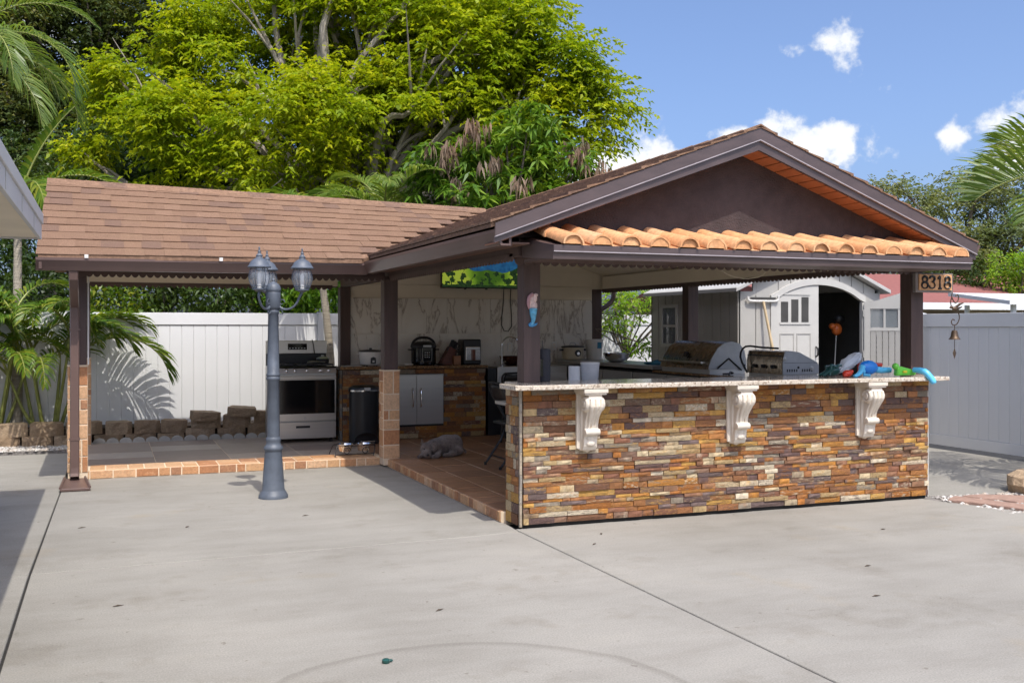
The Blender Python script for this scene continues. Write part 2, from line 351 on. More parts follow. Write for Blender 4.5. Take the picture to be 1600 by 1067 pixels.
# ---------------------------------------------------------------- pavilion floor
FZ = .085
fl = bpy.data.objects.new('pavilion_floor', None); COL.objects.link(fl); fl['kind'] = 'structure'
obj('floor_base', MB().prism([(-.30, 10.932), (2.783, 10.932), (2.783, 7.365), (6.62, 7.365), (6.62, 13.45), (-.30, 13.45)], -.04, FZ-.003, 'z'), M['grout'], fl)
def grid(x0, x1, y0, y1, nx, ny, m, gap=.006, z=FZ, jit=0):
    for i in range(nx):
        for j in range(ny):
            a = x0+(x1-x0)*i/nx; b = x0+(x1-x0)*(i+1)/nx; c = y0+(y1-y0)*j/ny; d = y0+(y1-y0)*(j+1)/ny
            obj('floor_tile', MB().cbox(a+gap/2, b-gap/2, c+gap/2, d-gap/2, z-.012, z+random.uniform(-.001, .0012), .003), m, fl)
grid(-.29, 2.74, 11.34, 13.42, 4, 4, M['floor_grey'])
grid(3.06, 6.2, 7.38, 12.7, 8, 12, M['floor_brown'], .014)
grid(2.74, 3.06, 11.34, 12.7, 1, 3, M['floor_brown'], .009)
# patchwork edge: top strip and riser along the front of the left wing, then along the side of the right wing
def patch_strip(u0, u1, place, lo=.10, hi=.24):
    u = u0
    while u < u1-.02:
        w = min(random.uniform(lo, hi), u1-u)
        if u1-(u+w) < .06: w = u1-u
        place(u, u+w); u += w
G = .0065
def top_front(a, b):
    ys = [10.945, 11.335] if random.random() < .25 else [10.945, 10.945+random.uniform(.12, .26), 11.335]
    for y0, y1 in zip(ys, ys[1:]): obj('edge_tile', MB().cbox(a+G, b-G, y0+G, y1-G, FZ-.012, FZ+random.uniform(.0005, .003), .003), M['patch'], fl)
patch_strip(-.17, 2.72, top_front, .14, .32)
patch_strip(-.28, 2.80, lambda a, b: obj('riser_tile', MB().cbox(a+G, b-G, 10.925+random.uniform(-.002, .002), 10.952, .006, FZ-.004, .003, 'y'), M['patch'], fl), .08, .22)
patch_strip(7.37, 10.93, lambda a, b: obj('riser_tile', MB().cbox(2.775+random.uniform(-.002, .002), 2.802, a+G, b-G, .006, FZ-.004, .003, 'x'), M['patch'], fl), .05, .16)
patch_strip(7.38, 11.33, lambda a, b: obj('edge_tile', MB().cbox(2.785, 3.055, a+G, b-G, FZ-.012, FZ+random.uniform(.0005, .003), .003), M['floor_brown'], fl), .25, .42)
# ---------------------------------------------------------------- pavilion
PV = thing('pavilion', 'brown shingled L-shaped outdoor kitchen pavilion with gable and terracotta tile awning', 'pavilion', (2.8, 10.9, 0))
def pbox(name, m, *a, bevel=.004, par=None): return obj(name, bl(*a), m, par or PV, bevel=bevel)
# posts
pbox('post', M['brownwood'], 2.91, 3.045, 7.22, 7.355, 1.066, 2.0)
pbox('post', M['brownwood'], 6.62, 6.755, 7.26, 7.40, 1.066, 2.0)
pbox('post', M['brownwood'], 2.735, 2.885, 10.75, 10.90, 1.03, 2.0)
pbox('post', M['brownwood'], 6.50, 6.64, 10.84, 10.98, FZ, 2.0)
pbox('post', M['brownwood'], 6.372, 6.52, 13.22, 13.37, FZ, 2.0195)
pbox('post', M['brownwood'], 2.77, 2.905, 13.15, 13.30, FZ, 2.0)
pbox('post', M['brownwood'], -.34, -.19, 10.78, 10.92, 1.12, 2.0)
pbox('post', M['brownwood'], -.335, -.195, 13.32, 13.45, 1.12, 2.0)
def pier(x0, x1, y0, y1, z1):
    o = pbox('tiled_pier', M['grout'], x0+.004, x1-.004, y0+.004, y1-.004, .02, z1)
    obj('pier_cap', bl(x0-.002, x1+.002, y0-.002, y1+.002, z1+.0005, z1+.012), M['grout'], o)
    for face in 'yx':
        z = FZ+.002
        while z < z1-.03:
            h = random.uniform(.10, .19)
            if z1-z-h < .07: h = z1-z
            u0, u1 = (x0, x1) if face == 'y' else (y0+.012, y1)
            cut = [u0, u1] if random.random() < .35 else [u0, u0+(u1-u0)*random.choice((.28, .34, .6, .68)), u1]
            for a, b in zip(cut, cut[1:]):
                zs = [z, z+h] if (random.random() < .7 or h < .13) else [z, z+h*random.choice((.4, .6)), z+h]
                for c, d in zip(zs, zs[1:]):
                    pr = random.uniform(0, .003)
                    if face == 'y': q = MB().cbox(a+G, b-G, y0-pr, y0+.012, c+G, d-G, .003, 'y')
                    else: q = MB().cbox(x0-pr, x0+.012, a+G, b-G, c+G, d-G, .003, 'x')
                    obj('tile', q, M['patch'], o)
            z += h
pier(2.72, 2.905, 10.735, 10.915, 1.02)
pier(-.36, -.175, 10.77, 10.93, 1.11)
pier(-.345, -.18, 13.31, 13.46, 1.11)
# beams
def beam(x0, x1, y0, y1, z0=2.0, z1=2.13, m='brownwood', name='beam'): return pbox(name, M[m], x0, x1, y0, y1, z0, z1)
beam(-.37, 2.755, 10.79, 10.88); beam(2.79, 2.90, 7.15, 13.25, 2.0, 2.12); beam(2.90, 6.70, 7.21, 7.30, 2.0, 2.14)
beam(6.56, 6.66, 7.40, 13.4, 2.0, 2.19); beam(-.37, -.27, 10.88, 13.36); beam(-.27, 2.77, 13.345, 13.44, 2.0, 2.13)
pbox('beam_lining', M['cream'], -.265, 2.77, 13.30, 13.343, 2.012, 2.135); pbox('beam_lining', M['cream'], 6.515, 6.558, 7.41, 13.2, 2.012, 2.20)
pbox('beam_lining', M['cream'], -.268, -.24, 10.9, 13.29, 2.012, 2.135)
pbox('ceiling', M['cream'], -.30, 2.79, 10.885, 13.34, 2.14, 2.16)
# vaulted cream ceiling of the right wing
obj('ceiling', MB().prism([(2.905, 2.135), (4.645, 2.80), (6.56, 2.205), (6.56, 2.225), (4.645, 2.825), (2.905, 2.16)], 7.31, 13.26), M['cream'], PV)
def scallop(p0, p1, z, pitch=.07, d=.03, th=.012):
    p0 = Vector(p0); p1 = Vector(p1); L = (p1-p0).length; n = max(1, round(L/pitch)); u = (p1-p0)/L; nn = Vector((-u.y, u.x))*th; b = MB()
    prof = [(0, z+.03)]
    for i in range(n):
        for k in range(7):
            t = k/6; prof.append(((i+t)*L/n, z-d*math.sin(math.pi*t)**.7 if 0 < k < 6 else z))
    prof.append((L, z+.03)); m = len(prof)
    vs = [(p0.x+u.x*s+o.x, p0.y+u.y*s+o.y, h) for o in (Vector((0, 0)), nn) for s, h in prof]
    fs = []
    for i in range(1, m-2): fs += [(0, i, i+1)] if False else []
    top = [i for i in range(m)]
    fs = [tuple(top), tuple(i+m for i in reversed(top))]+[(i, (i+1) % m, (i+1) % m+m, i+m) for i in range(m)]
    b.add(vs, fs); return obj('scalloped_trim', b, M['brown'], PV)
scallop((-.27, 10.775), (2.78, 10.775), 1.998); scallop((2.78, 10.70), (2.78, 7.12), 1.998); scallop((2.83, 7.195), (6.70, 7.195), 1.975, .073)
scallop((6.512, 13.2), (6.512, 7.45), 1.995); scallop((-.2, 13.295), (2.7, 13.295), 1.995)
# back wall: cream boards over veined marble tiles
bw = pbox('back_wall', M['cream'], 2.91, 6.37, 13.23, 13.33, FZ, 2.02)
obj('upper_wall', MB().prism([(2.91, 2.02), (6.56, 2.02), (6.56, 2.213), (4.645, 2.813), (2.91, 2.148)], 13.235, 13.33), M['cream'], PV)
for z0, z1 in ((1.872, 2.045), (2.05, 2.25)): obj('siding_board', MB().cbox(2.915, 6.365 if z0 < 2 else 6.36, 13.218, 13.232, z0, z1, .003, 'y'), M['cream'], bw)
for r, (z0, z1) in enumerate(((.94, 1.40), (1.403, 1.865))):
    xs = [2.915]+[2.98+.62*k+(.0 if r else .31) for k in range(1 if r else 0, 6)]
    xs = [x for x in xs if x < 6.2]+[6.365]
    for a, b in zip(xs, xs[1:]): obj('marble_tile', MB().cbox(a+.001, b-.001, 13.215, 13.23, z0, z1, .001, 'y'), M['marble'], bw)
for x, z in ((2.955+.36, 1.14), (5.78, 1.17), (5.12, 1.16), (6.12, 1.16)):
    o = obj('outlet_plate', MB().cbox(x-.036, x+.036, 13.207, 13.216, z, z+.115, .003, 'y'), M['white_plastic'], bw)
    for dz in (.028, .068): obj('socket', MB().cbox(x-.016, x+.016, 13.2045, 13.208, z+dz, z+dz+.022, .001, 'y'), M['cream'], o)
# ---- left wing roof
def eave_z(x): return 2.128+.009*(x+.58)
def ridge_z(x): return 3.05-.024*(x+.58)
EY, RY = 10.16, 12.10
def LP(x, t): return Vector((x, EY+(RY-EY)*t, eave_z(x)+(ridge_z(x)-eave_z(x))*t))
def rw_z(x): return 2.205+(x-2.44)*.375
def xmax(t):
    x = 2.5
    for _ in range(20): x = 2.44+(LP(x, t).z-2.205)/.375
    return x
b = MB(); xm0, xm1 = xmax(0), xmax(1)
vs = [LP(-.58, 0), LP(xm0+.05, 0), LP(xm1+.05, 1), LP(-.58, 1)]; dz = Vector((0, 0, -.035))
back = [Vector((4.6, 13.44, 2.17)), Vector((-.58, 13.44, 2.17))]
b.add(vs+[p+dz for p in vs], [(0, 1, 2, 3), (7, 6, 5, 4), (0, 4, 5, 1), (1, 5, 6, 2), (2, 6, 7, 3), (3, 7, 4, 0)])
b.add([vs[3], vs[2], back[0], back[1]]+[p+dz for p in (vs[3], vs[2], back[0], back[1])], [(0, 1, 2, 3), (7, 6, 5, 4), (0, 4, 5, 1), (1, 5, 6, 2), (2, 6, 7, 3), (3, 7, 4, 0)])
obj('roof_deck', b, M['shingle'], PV)
rows = 11
sh_me = []
for k in range(5):
    q = MB(); rr = random.Random(k); j = lambda s=.012: rr.uniform(-s, s)
    z0 = .013+j(.002)
    q.add([(-.5, 0+j()*.4, .002), (.5, 0+j()*.4, .002), (.5, 1, 0), (-.5, 1, 0), (-.5, 0, z0), (.5, 0, z0+j(.002)), (.5, 1, .003), (-.5, 1, .003)], [(0, 3, 2, 1), (4, 5, 6, 7), (0, 1, 5, 4), (1, 2, 6, 5), (2, 3, 7, 6), (3, 0, 4, 7)])
    sh_me.append(mesh('shingle', q, M['shingle']))
cnt = 0
for r in range(rows):
    t = r/rows; x = -.60+random.uniform(-.15, 0); xe = xmax(t+.02)+.03
    while x < xe:
        w = random.uniform(.15, .25); a = max(x, -.60); bb = min(x+w, xe)
        if bb-a > .03:
            xc = (a+bb)/2; p = LP(xc, t); q = LP(xc, min(1, t+.1)); d = (q-p); pitch = math.atan2(d.z, d.y)
            o = bpy.data.objects.new('shingle', sh_me[random.randrange(5)]); link(o, PV)
            ex = (LP(xc, 1)-LP(xc, 0)).length/rows
            o.location = p+Vector((0, random.uniform(-.006, .004), random.uniform(.0005, .0025))); o.rotation_euler = (pitch, 0, 0); o.scale = (bb-a-.0008, ex*1.12, 1); cnt += 1
        x += w
x = -.60
while x < xmax(1)-.05:
    w = .26; p = LP(x+w/2, 1)
    q = MB(); y = RY
    q.add([(x, y-.13, p.z-.045), (x+w+.02, y-.13, p.z-.05), (x+w+.02, y, p.z+.022), (x, y, p.z+.03), (x, y+.13, p.z-.045), (x+w+.02, y+.13, p.z-.05)], [(0, 1, 2, 3), (3, 2, 5, 4)])
    o = obj('ridge_cap', q, M['shingle'], PV); s_ = o.modifiers.new('t', 'SOLIDIFY'); s_.thickness = .012; x += w
# left rake board
obj('rake_board', MB().add([LP(-.575, 0)+Vector((0, 0, -.035)), LP(-.575, 1)+Vector((0, 0, -.035)), LP(-.575, 1)+Vector((0, 0, -.15)), LP(-.575, 0)+Vector((0, 0, -.12)), LP(-.55, 0)+Vector((0, 0, -.035)), LP(-.55, 1)+Vector((0, 0, -.035)), LP(-.55, 1)+Vector((0, 0, -.15)), LP(-.55, 0)+Vector((0, 0, -.12))], [(0, 1, 2, 3), (7, 6, 5, 4), (0, 4, 5, 1), (1, 5, 6, 2), (2, 6, 7, 3), (3, 7, 4, 0)]), M['brown'], PV)
# gutters: profile (out, z) swept between two points; out points away from the roof
def gutter(p0, p1, out, h=.115, w=.12, name='gutter'):
    p0 = Vector(p0); p1 = Vector(p1); o = Vector(out)
    prof = [(0, 0), (.55*w, 0), (.72*w, .25*h), (.93*w, .62*h), (w, .8*h), (w, h), (w-.018, h), (w-.018, h-.008), (.012, .3*h), (.012, h+.02), (0, h+.02)]
    prof = [(0, 0), (.6*w, 0), (.74*w, .3*h), (.95*w, .7*h), (w, .78*h), (w, .98*h), (.9*w, h), (.9*w, .93*h), (.82*w, .86*h), (.5*w, .12*h), (.08*w, .12*h), (.08*w, 1.12*h), (0, 1.12*h)]
    n = len(prof); vs = [(p+o*a)+Vector((0, 0, b)) for p in (p0, p1) for a, b in prof]
    return obj(name, MB().add(vs, [tuple(range(n)), tuple(range(2*n-1, n-1, -1))]+[(i, (i+1) % n, n+(i+1) % n, n+i) for i in range(n)]), M['gutter'], PV)
gutter((-.60, 10.27, 1.995), (2.43, 10.30, 2.012), (0, -1, 0))
ga = Vector((2.61, 6.72, 2.05)); gb = Vector((2.50, 10.32, 2.025)); gutter(gb, ga, (-1, -.03, 0), .115, .12)
gutter((6.74, 6.72, 2.07), (6.74, 13.45, 2.07), (1, 0, 0), .11, .12)
for x in (-.18, 1.0, 1.75): obj('gutter_clip', MB().box(x-.016, x+.016, 10.142, 10.158, 2.110, 2.142), M['white_plastic'], PV)
# fascia boards and soffits
pbox('fascia', M['brown'], -.57, 2.50, 10.272, 10.295, 2.02, 2.128, bevel=0)
for k in range(4): pbox('soffit_board', M['soffit'], -.53, 2.40, 10.30+k*.122, 10.418+k*.122, 2.085, 2.10, bevel=.003)
for k in range(24):
    y = 6.80+k*.17; obj('soffit_board', MB().box(2.60, 2.785, y, y+.164, 2.07, 2.082), M['soffit'], PV)
pbox('fascia', M['brown'], 2.612, 2.63, 6.75, 10.28, 2.05, 2.19, bevel=0)
# ---- right wing roof
RX = 4.645; RZ = 3.005; EL, ER = 2.455, 6.80; ZL, ZR = 2.20, 2.185
FYs, FYe = 6.70, 13.47
def slopebox(xa, za, xb, zb, y0, y1, th): return MB().add([(xa, y0, za), (xb, y0, zb), (xb, y1, zb), (xa, y1, za), (xa, y0, za-th), (xb, y0, zb-th), (xb, y1, zb-th), (xa, y1, za-th)], [(0, 1, 2, 3), (7, 6, 5, 4), (0, 4, 5, 1), (1, 5, 6, 2), (2, 6, 7, 3), (3, 7, 4, 0)])
for xa, za in ((EL, ZL), (ER, ZR)): obj('roof_deck', slopebox(xa, za, RX, RZ, FYs, FYe, .03), M['shingle'], PV)
b = MB(); nr = 15
for xa, za, s in ((EL, ZL, 1), (ER, ZR, -1)):
    for r in range(nr):
        t0 = r/nr; t1 = (r+1.12)/nr; y = FYs-.02
        while y < FYe:
            w = random.uniform(.16, .30); lift = random.uniform(.001, .007); y1 = min(y+w-.003, FYe)
            x0 = xa+(RX-xa)*t0-.008*s; x1 = xa+(RX-xa)*min(1, t1); z0 = za+(RZ-za)*t0; z1 = za+(RZ-za)*min(1, t1)
            b.add([(x0, y, z0+.003), (x0, y1, z0+.003), (x1, y1, z1+.001), (x1, y, z1+.001), (x0, y, z0+.018+lift), (x0, y1, z0+.018+lift), (x1, y1, z1+.005), (x1, y, z1+.005)], [(0, 3, 2, 1), (4, 5, 6, 7), (0, 1, 5, 4), (1, 2, 6, 5), (2, 3, 7, 6), (3, 0, 4, 7)])
            y += w
o = obj('shingles', b, M['shingle'], PV, kind='stuff')
y = FYs-.02
while y < FYe-.2:
    q = MB().add([(RX-.13, y, RZ-.03), (RX, y, RZ+.03), (RX+.13, y, RZ-.03), (RX-.13, y+.28, RZ-.036), (RX, y+.28, RZ+.024), (RX+.13, y+.28, RZ-.036)], [(0, 1, 4, 3), (1, 2, 5, 4)])
    o = obj('ridge_cap', q, M['shingle'], PV); s_ = o.modifiers.new('t', 'SOLIDIFY'); s_.thickness = .012; y += .25
# rake fascia: upper wrap, bright bead, lower board
def rake(xa, za, s):
    for nm, m, y0, y1, o0, o1 in (('fascia', 'fasciametal', FYs-.012, FYs+.012, -.001, .088), ('fascia_bead', 'beadline', FYs-.014, FYs+.010, .0885, .096), ('fascia', 'fasciametal', FYs+.006, FYs+.03, .0965, .168)):
        w0 = .75 if nm else 1
        e0 = za-o0; e1 = za-(o1 if o1 < .1 else .135)
        obj(nm, MB().add([(xa, y0, e0), (RX, y0, RZ-o0), (RX, y0, RZ-o1), (xa, y0, e1), (xa, y1, e0), (RX, y1, RZ-o0), (RX, y1, RZ-o1), (xa, y1, e1)], [(0, 1, 2, 3), (7, 6, 5, 4), (0, 4, 5, 1), (1, 5, 6, 2), (2, 6, 7, 3), (3, 7, 4, 0)]), M[m], PV)
rake(EL+.03, ZL, 1); rake(ER, ZR, -1)
# gable wall and its soffit boards
GY = 6.96
obj('gable_wall', MB().prism([(2.63, 2.13), (6.73, 2.13), (6.73, 2.16), (RX, RZ-.045), (2.63, 2.21)], GY, GY+.10), M['stucco'], PV)
pbox('gable_header', M['brownwood'], 2.78, 6.73, 7.0, 7.19, 2.0, 2.128)
for xa, za in ((2.50, ZL-.130), (6.78, ZR-.130)):
    n = 20
    for k in range(n):
        t0 = k/n+.002; t1 = (k+1)/n-.004
        f = lambda t: (xa+(RX-xa)*t, za+(RZ-.158-za)*t)
        (x0, z0), (x1, z1) = f(t0), f(t1)
        obj('soffit_board', slopebox(x0, z0, x1, z1, FYs+.035, GY-.002, .008), M['gable_soffit'], PV)
# ---- terracotta awning over the bar
AX0, AX1, AY0, AY1 = 2.80, 6.46, 6.42, 6.955
obj('awning_deck', MB().prism([(AY0+.02, 2.035), (AY1, 2.135), (AY1, 2.02), (AY0+.02, 1.985)], AX0+.01, AX1-.01, 'x'), M['brown'], PV)
def gface(x0, x1): return MB().prism([(AY0, 1.945), (AY0-.004, 1.985), (AY0-.016, 1.992), (AY0-.016, 2.040), (AY0+.02, 2.045), (AY0+.02, 1.945)], x0, x1, 'x')
obj('gutter', gface(AX0, AX1), M['fasciametal'], PV)
obj('gutter_bead', MB().box(AX0-.001, AX1+.001, AY0-.019, AY0-.0165, 1.993, 2.000), M['beadline'], PV)
for x in (AX0, AX1-.02): obj('gutter_return', MB().prism([(AY0+.021, 1.945), (AY0+.021, 2.045), (AY1+.03, 2.125), (AY1+.03, 1.99)], x, x+.02, 'x'), M['fasciametal'], PV)
obj('awning_soffit', bl(AX0+.022, AX1-.022, AY0+.022, 6.998, 1.955, 1.975), M['brown'], PV)
NT = 16; pitch = (AX1-AX0-.02)/NT
def barrel(x, y0, z0, y1, z1, r, up=True, n=10, closed=False):
    q = MB(); vs = []
    for (yy, zz, rr) in ((y0, z0, r), (y1, z1, r*.86)):
        for e in (1.0, .84):
            for k in range(n+1):
                a = math.pi*k/n; wob = 1+.02*math.sin(5*a+x*40)
                vs.append((x-math.cos(a)*rr*e*wob, yy, zz+math.sin(a)*rr*e*wob*(1 if up else -1)*.9))
    m = n+1; fs = []
    for k in range(n):
        fs += [(k, k+1, 2*m+k+1, 2*m+k), (m+k, 3*m+k, 3*m+k+1, m+k+1), (k, m+k, m+k+1, k+1), (2*m+k, 2*m+k+1, 3*m+k+1, 3*m+k)]
    fs += [(0, 2*m, 3*m, m), (n, m+n, 3*m+n, 2*m+n)]
    q.add(vs, fs)
    if closed: q.add([vs[k] for k in range(m, 2*m)]+[(x, y0+.012, z0)], [(k, k+1, m) for k in range(n)])
    return q
for i in range(NT):
    x = AX0+.03+pitch*(i+.45)+random.uniform(-.008, .008); r = pitch*.36
    o = obj('roof_tile', barrel(x, AY0-.03+random.uniform(-.012, .012), 2.048, AY1-.14, 2.145, r*random.uniform(.95, 1.05)), M['terracotta'], PV, smooth=True)
    obj('mortar_plug', MB().prism([(x-math.cos(a)*r*.82, 2.05+math.sin(a)*r*.74) for a in [math.pi*k/8 for k in range(9)]], AY0-.020, AY0+.03), M['terracotta'], o)
    obj('roof_tile', barrel(x+random.uniform(-.01, .01), AY0+.29, 2.118, AY1+.0, 2.185, r*.93), M['terracotta'], PV, smooth=True)
    if i < NT-1: obj('pan_tile', barrel(x+pitch/2, AY0-.012, 2.085, AY1, 2.18, pitch*.30, False), M['terracotta'], PV, smooth=True)
# ---- downspouts
def downspout(pts, w=.078, d=.058, m='gutter'):
    pts = [Vector(p) for p in pts]; q = MB(); L = len(pts); n = 14; vs = []
    for i, p in enumerate(pts):
        t = (pts[min(i+1, L-1)]-pts[max(0, i-1)]).normalized(); bx = Vector((1, 0, 0)); by = t.cross(bx).normalized()
        prof = []
        for k in range(n):
            a = 2*math.pi*k/n; cx, cy = math.cos(a), math.sin(a)
            prof.append((max(-1, min(1, cx*1.35)), max(-1, min(1, cy*1.35))))
        vs += [p+bx*u*w/2+by*v*d/2 for u, v in prof]
    q.add(vs, [(i*n+k, i*n+(k+1) % n, (i+1)*n+(k+1) % n, (i+1)*n+k) for i in range(L-1) for k in range(n)])
    o = obj('downspout', q, M[m], PV); s_ = o.modifiers.new('t', 'SOLIDIFY'); s_.thickness = .003; s_.offset = 0; return o
zz = [(-.29, 10.24, 2.0), (-.29, 10.25, 1.93), (-.29, 10.32, 1.86), (-.29, 10.52, 1.73), (-.29, 10.59, 1.68)]
downspout(zz+[(-.29, 10.60, z) for z in (1.55, 1.2, .9, .6, .3, .16)]+[(-.29, 10.59, .10), (-.29, 10.55, .065)])
for z in (1.45, .42): obj('downspout_strap', MB().box(-.336, -.244, 10.566, 10.634, z, z+.025), M['gutter'], PV)
obj('post_batten', bl(-.182, -.168, 10.80, 10.82, 1.125, 1.99), M['white_plastic'], PV)
q = MB().tube([(6.80, 13.40, 2.09), (6.80, 13.40, 1.98), (6.78, 13.40, 1.88), (6.70, 13.40, 1.80), (6.60, 13.40, 1.74), (6.57, 13.40, 1.66), (6.57, 13.40, 1.0), (6.57, 13.40, .1)], .036, 8)
obj('downspout', q, M['gutter'], PV, smooth=True)
sp = thing('splash_block', 'brown sloped splash block on concrete under the downspout outlet', 'splash block', (-.29, 10.4, 0))
obj('tray', MB().add([(-.40, 10.16, .004), (-.15, 10.16, .004), (-.20, 10.66, .004), (-.38, 10.66, .004), (-.40, 10.16, .03), (-.15, 10.16, .03), (-.20, 10.66, .055), (-.38, 10.66, .055)], [(0, 3, 2, 1), (4, 5, 6, 7), (0, 1, 5, 4), (1, 2, 6, 5), (2, 3, 7, 6), (3, 0, 4, 7)]), M['gutter'], sp, bevel=.006)
for a, b_ in (((-.40, 10.16), (-.38, 10.66)), ((-.15, 10.16), (-.20, 10.66))): obj('rim', MB().tube([(a[0], a[1], .036), (b_[0], b_[1], .062)], .012, 6), M['gutter'], sp)
# ceiling wire drooping from the awning beam
cw = obj('loose_wire', MB().tube([(5.05, 8.2, 2.31), (5.2, 8.25, 2.12), (5.35, 8.3, 2.0), (5.55, 8.35, 1.95), (5.75, 8.4, 1.955), (5.9, 8.4, 2.03), (5.95, 8.42, 2.42)], .004, 6), M['cream'], PV)
# ================================================================ bar with split-face slate
stone_me = []
for k in range(10):
    rr = random.Random(100+k); q = MB(); nx, nz = 4, 3; vs = []
    for j in range(nz):
        for i in range(nx):
            x = -.5+i/(nx-1); z = -.5+j/(nz-1); edge = i in (0, nx-1) or j in (0, nz-1)
            vs.append((x*(1-.012*rr.random()), -.016-(rr.uniform(0, .003) if edge else rr.uniform(.001, .009)), z*(1-.06*rr.random())))
    m = nx*nz; ring = [0, 1, 2, 3, 7, 11, 10, 9, 8, 4]
    vs += [(vs[i][0], .012, vs[i][2]) for i in ring]
    fs = [(j*nx+i, j*nx+i+1, (j+1)*nx+i+1, (j+1)*nx+i) for j in range(nz-1) for i in range(nx-1)]
    fs += [(ring[i], m+i, m+(i+1) % 10, ring[(i+1) % 10]) for i in range(10)]+[tuple(range(m, m+10))]
    q.add(vs, fs); stone_me.append((q, mesh('stone', q, M['slate']), mesh('stone', q, M['slate_side'])))
def stone_wall(parent, u0, u1, z0, z1, put, rows, lens, holes=(), alt=0, limit=300, proud=.012, rowvar=.25):
    """put(u, z, proud) -> (location, rz); biggest `limit` pieces are objects, the rest one joined part"""
    hs = [random.uniform(1-rowvar, 1+rowvar) for _ in range(rows)]; k = (z1-z0)/sum(hs); z = z0; pcs = []
    for h in hs:
        h *= k; u = u0-random.uniform(0, lens[0])
        while u < u1:
            w = random.uniform(*lens)*random.choice((.6, 1, 1, 1.35)); a, b = max(u, u0), min(u+w, u1); u += w
            if b-a < .018: continue
            segs = [(a, b)]
            for hx0, hx1, hz0, hz1 in holes:
                if z+h > hz0+.004 and z < hz1-.004:
                    ns = []
                    for s0, s1 in segs:
                        if s1 <= hx0 or s0 >= hx1: ns.append((s0, s1))
                        else:
                            if hx0-s0 > .018: ns.append((s0, hx0))
                            if s1-hx1 > .018: ns.append((hx1, s1))
                    segs = ns
            for s0, s1 in segs: pcs.append(((s0+s1)/2, z+h/2, s1-s0-.002, h-.0016, random.uniform(0, proud), random.randrange(10)))
        z += h
    pcs.sort(key=lambda p: -p[2]*p[3]); rest = MB()
    for i, (u, zc, w, h, pr, v) in enumerate(pcs):
        loc, rz = put(u, zc, pr)
        if i < limit:
            o = bpy.data.objects.new('stone', stone_me[v][1+alt]); link(o, parent); o.location = loc; o.rotation_euler = (0, 0, rz); o.scale = (w, 1, h)
        else:
            mt = Matrix.Translation(loc) @ Matrix.Rotation(rz, 4, 'Z') @ Matrix.Diagonal((w, 1, h, 1))
            rest.add([mt @ Vector(p) for p in stone_me[v][0].v], stone_me[v][0].f)
    if rest.v: obj('small_stones', rest, M['slate_side' if alt else 'slate'], parent, kind='stuff')
M['trim_stone'] = palm('pale_trim_stone', [(.36, .32, .26), (.46, .41, .33), (.28, .25, .21), (.40, .33, .24)], .8, .45, 14, .6)
BAR = thing('bar_counter', 'long serving bar faced in multicoloured split slate with cream granite top', 'bar', (4.7, 7.25, 0))
BY = 7.09
obj('wall_core', bl(2.845, 6.63, BY+.012, 7.36, 0, 1.028), M['dark'], BAR)
stone_wall(BAR, 2.845, 6.632, .03, 1.022, lambda u, z, p: (Vector((u, BY+.004-p, z)), 0), 26, (.09, .24), limit=270, rowvar=.38, proud=.016)
stone_wall(BAR, 7.11, 7.358, .02, 1.022, lambda u, z, p: (Vector((2.836-p*.4, u, z)), R(-90)), 15, (.07, .18), alt=0, limit=28, proud=.008)
zc = .012
while zc < 1.0:
    zh = min(random.uniform(.06, .2), 1.024-zc); obj('corner_trim', MB().cbox(2.819, 2.838, BY-.019+random.uniform(-.003, .003), BY+.004, zc+.001, zc+zh-.001, .003, 'y'), M['trim_stone'], BAR); zc += zh
obj('corner_trim', MB().box(6.634, 6.650, BY-.010, BY+.014, .012, 1.024), M['concrete_edge'], BAR, bevel=.002)
obj('granite_top', MB().prism([(2.71, 6.88), (6.69, 6.88), (6.69, 7.50), (2.86, 7.50), (2.86, 7.215), (2.71, 7.215)], 1.029, 1.065, 'z'), M['granite_cream'], BAR, bevel=.006)
obj('prep_shelf', bl(2.95, 5.5, 7.365, 7.95, .86, .885), M['steel_dull'], BAR)
for x in (3.1, 4.3, 5.4): obj('shelf_bracket', MB().prism([(7.362, .858), (7.9, .858), (7.362, .55)], x, x+.03, 'x'), M['steel_dull'], BAR)
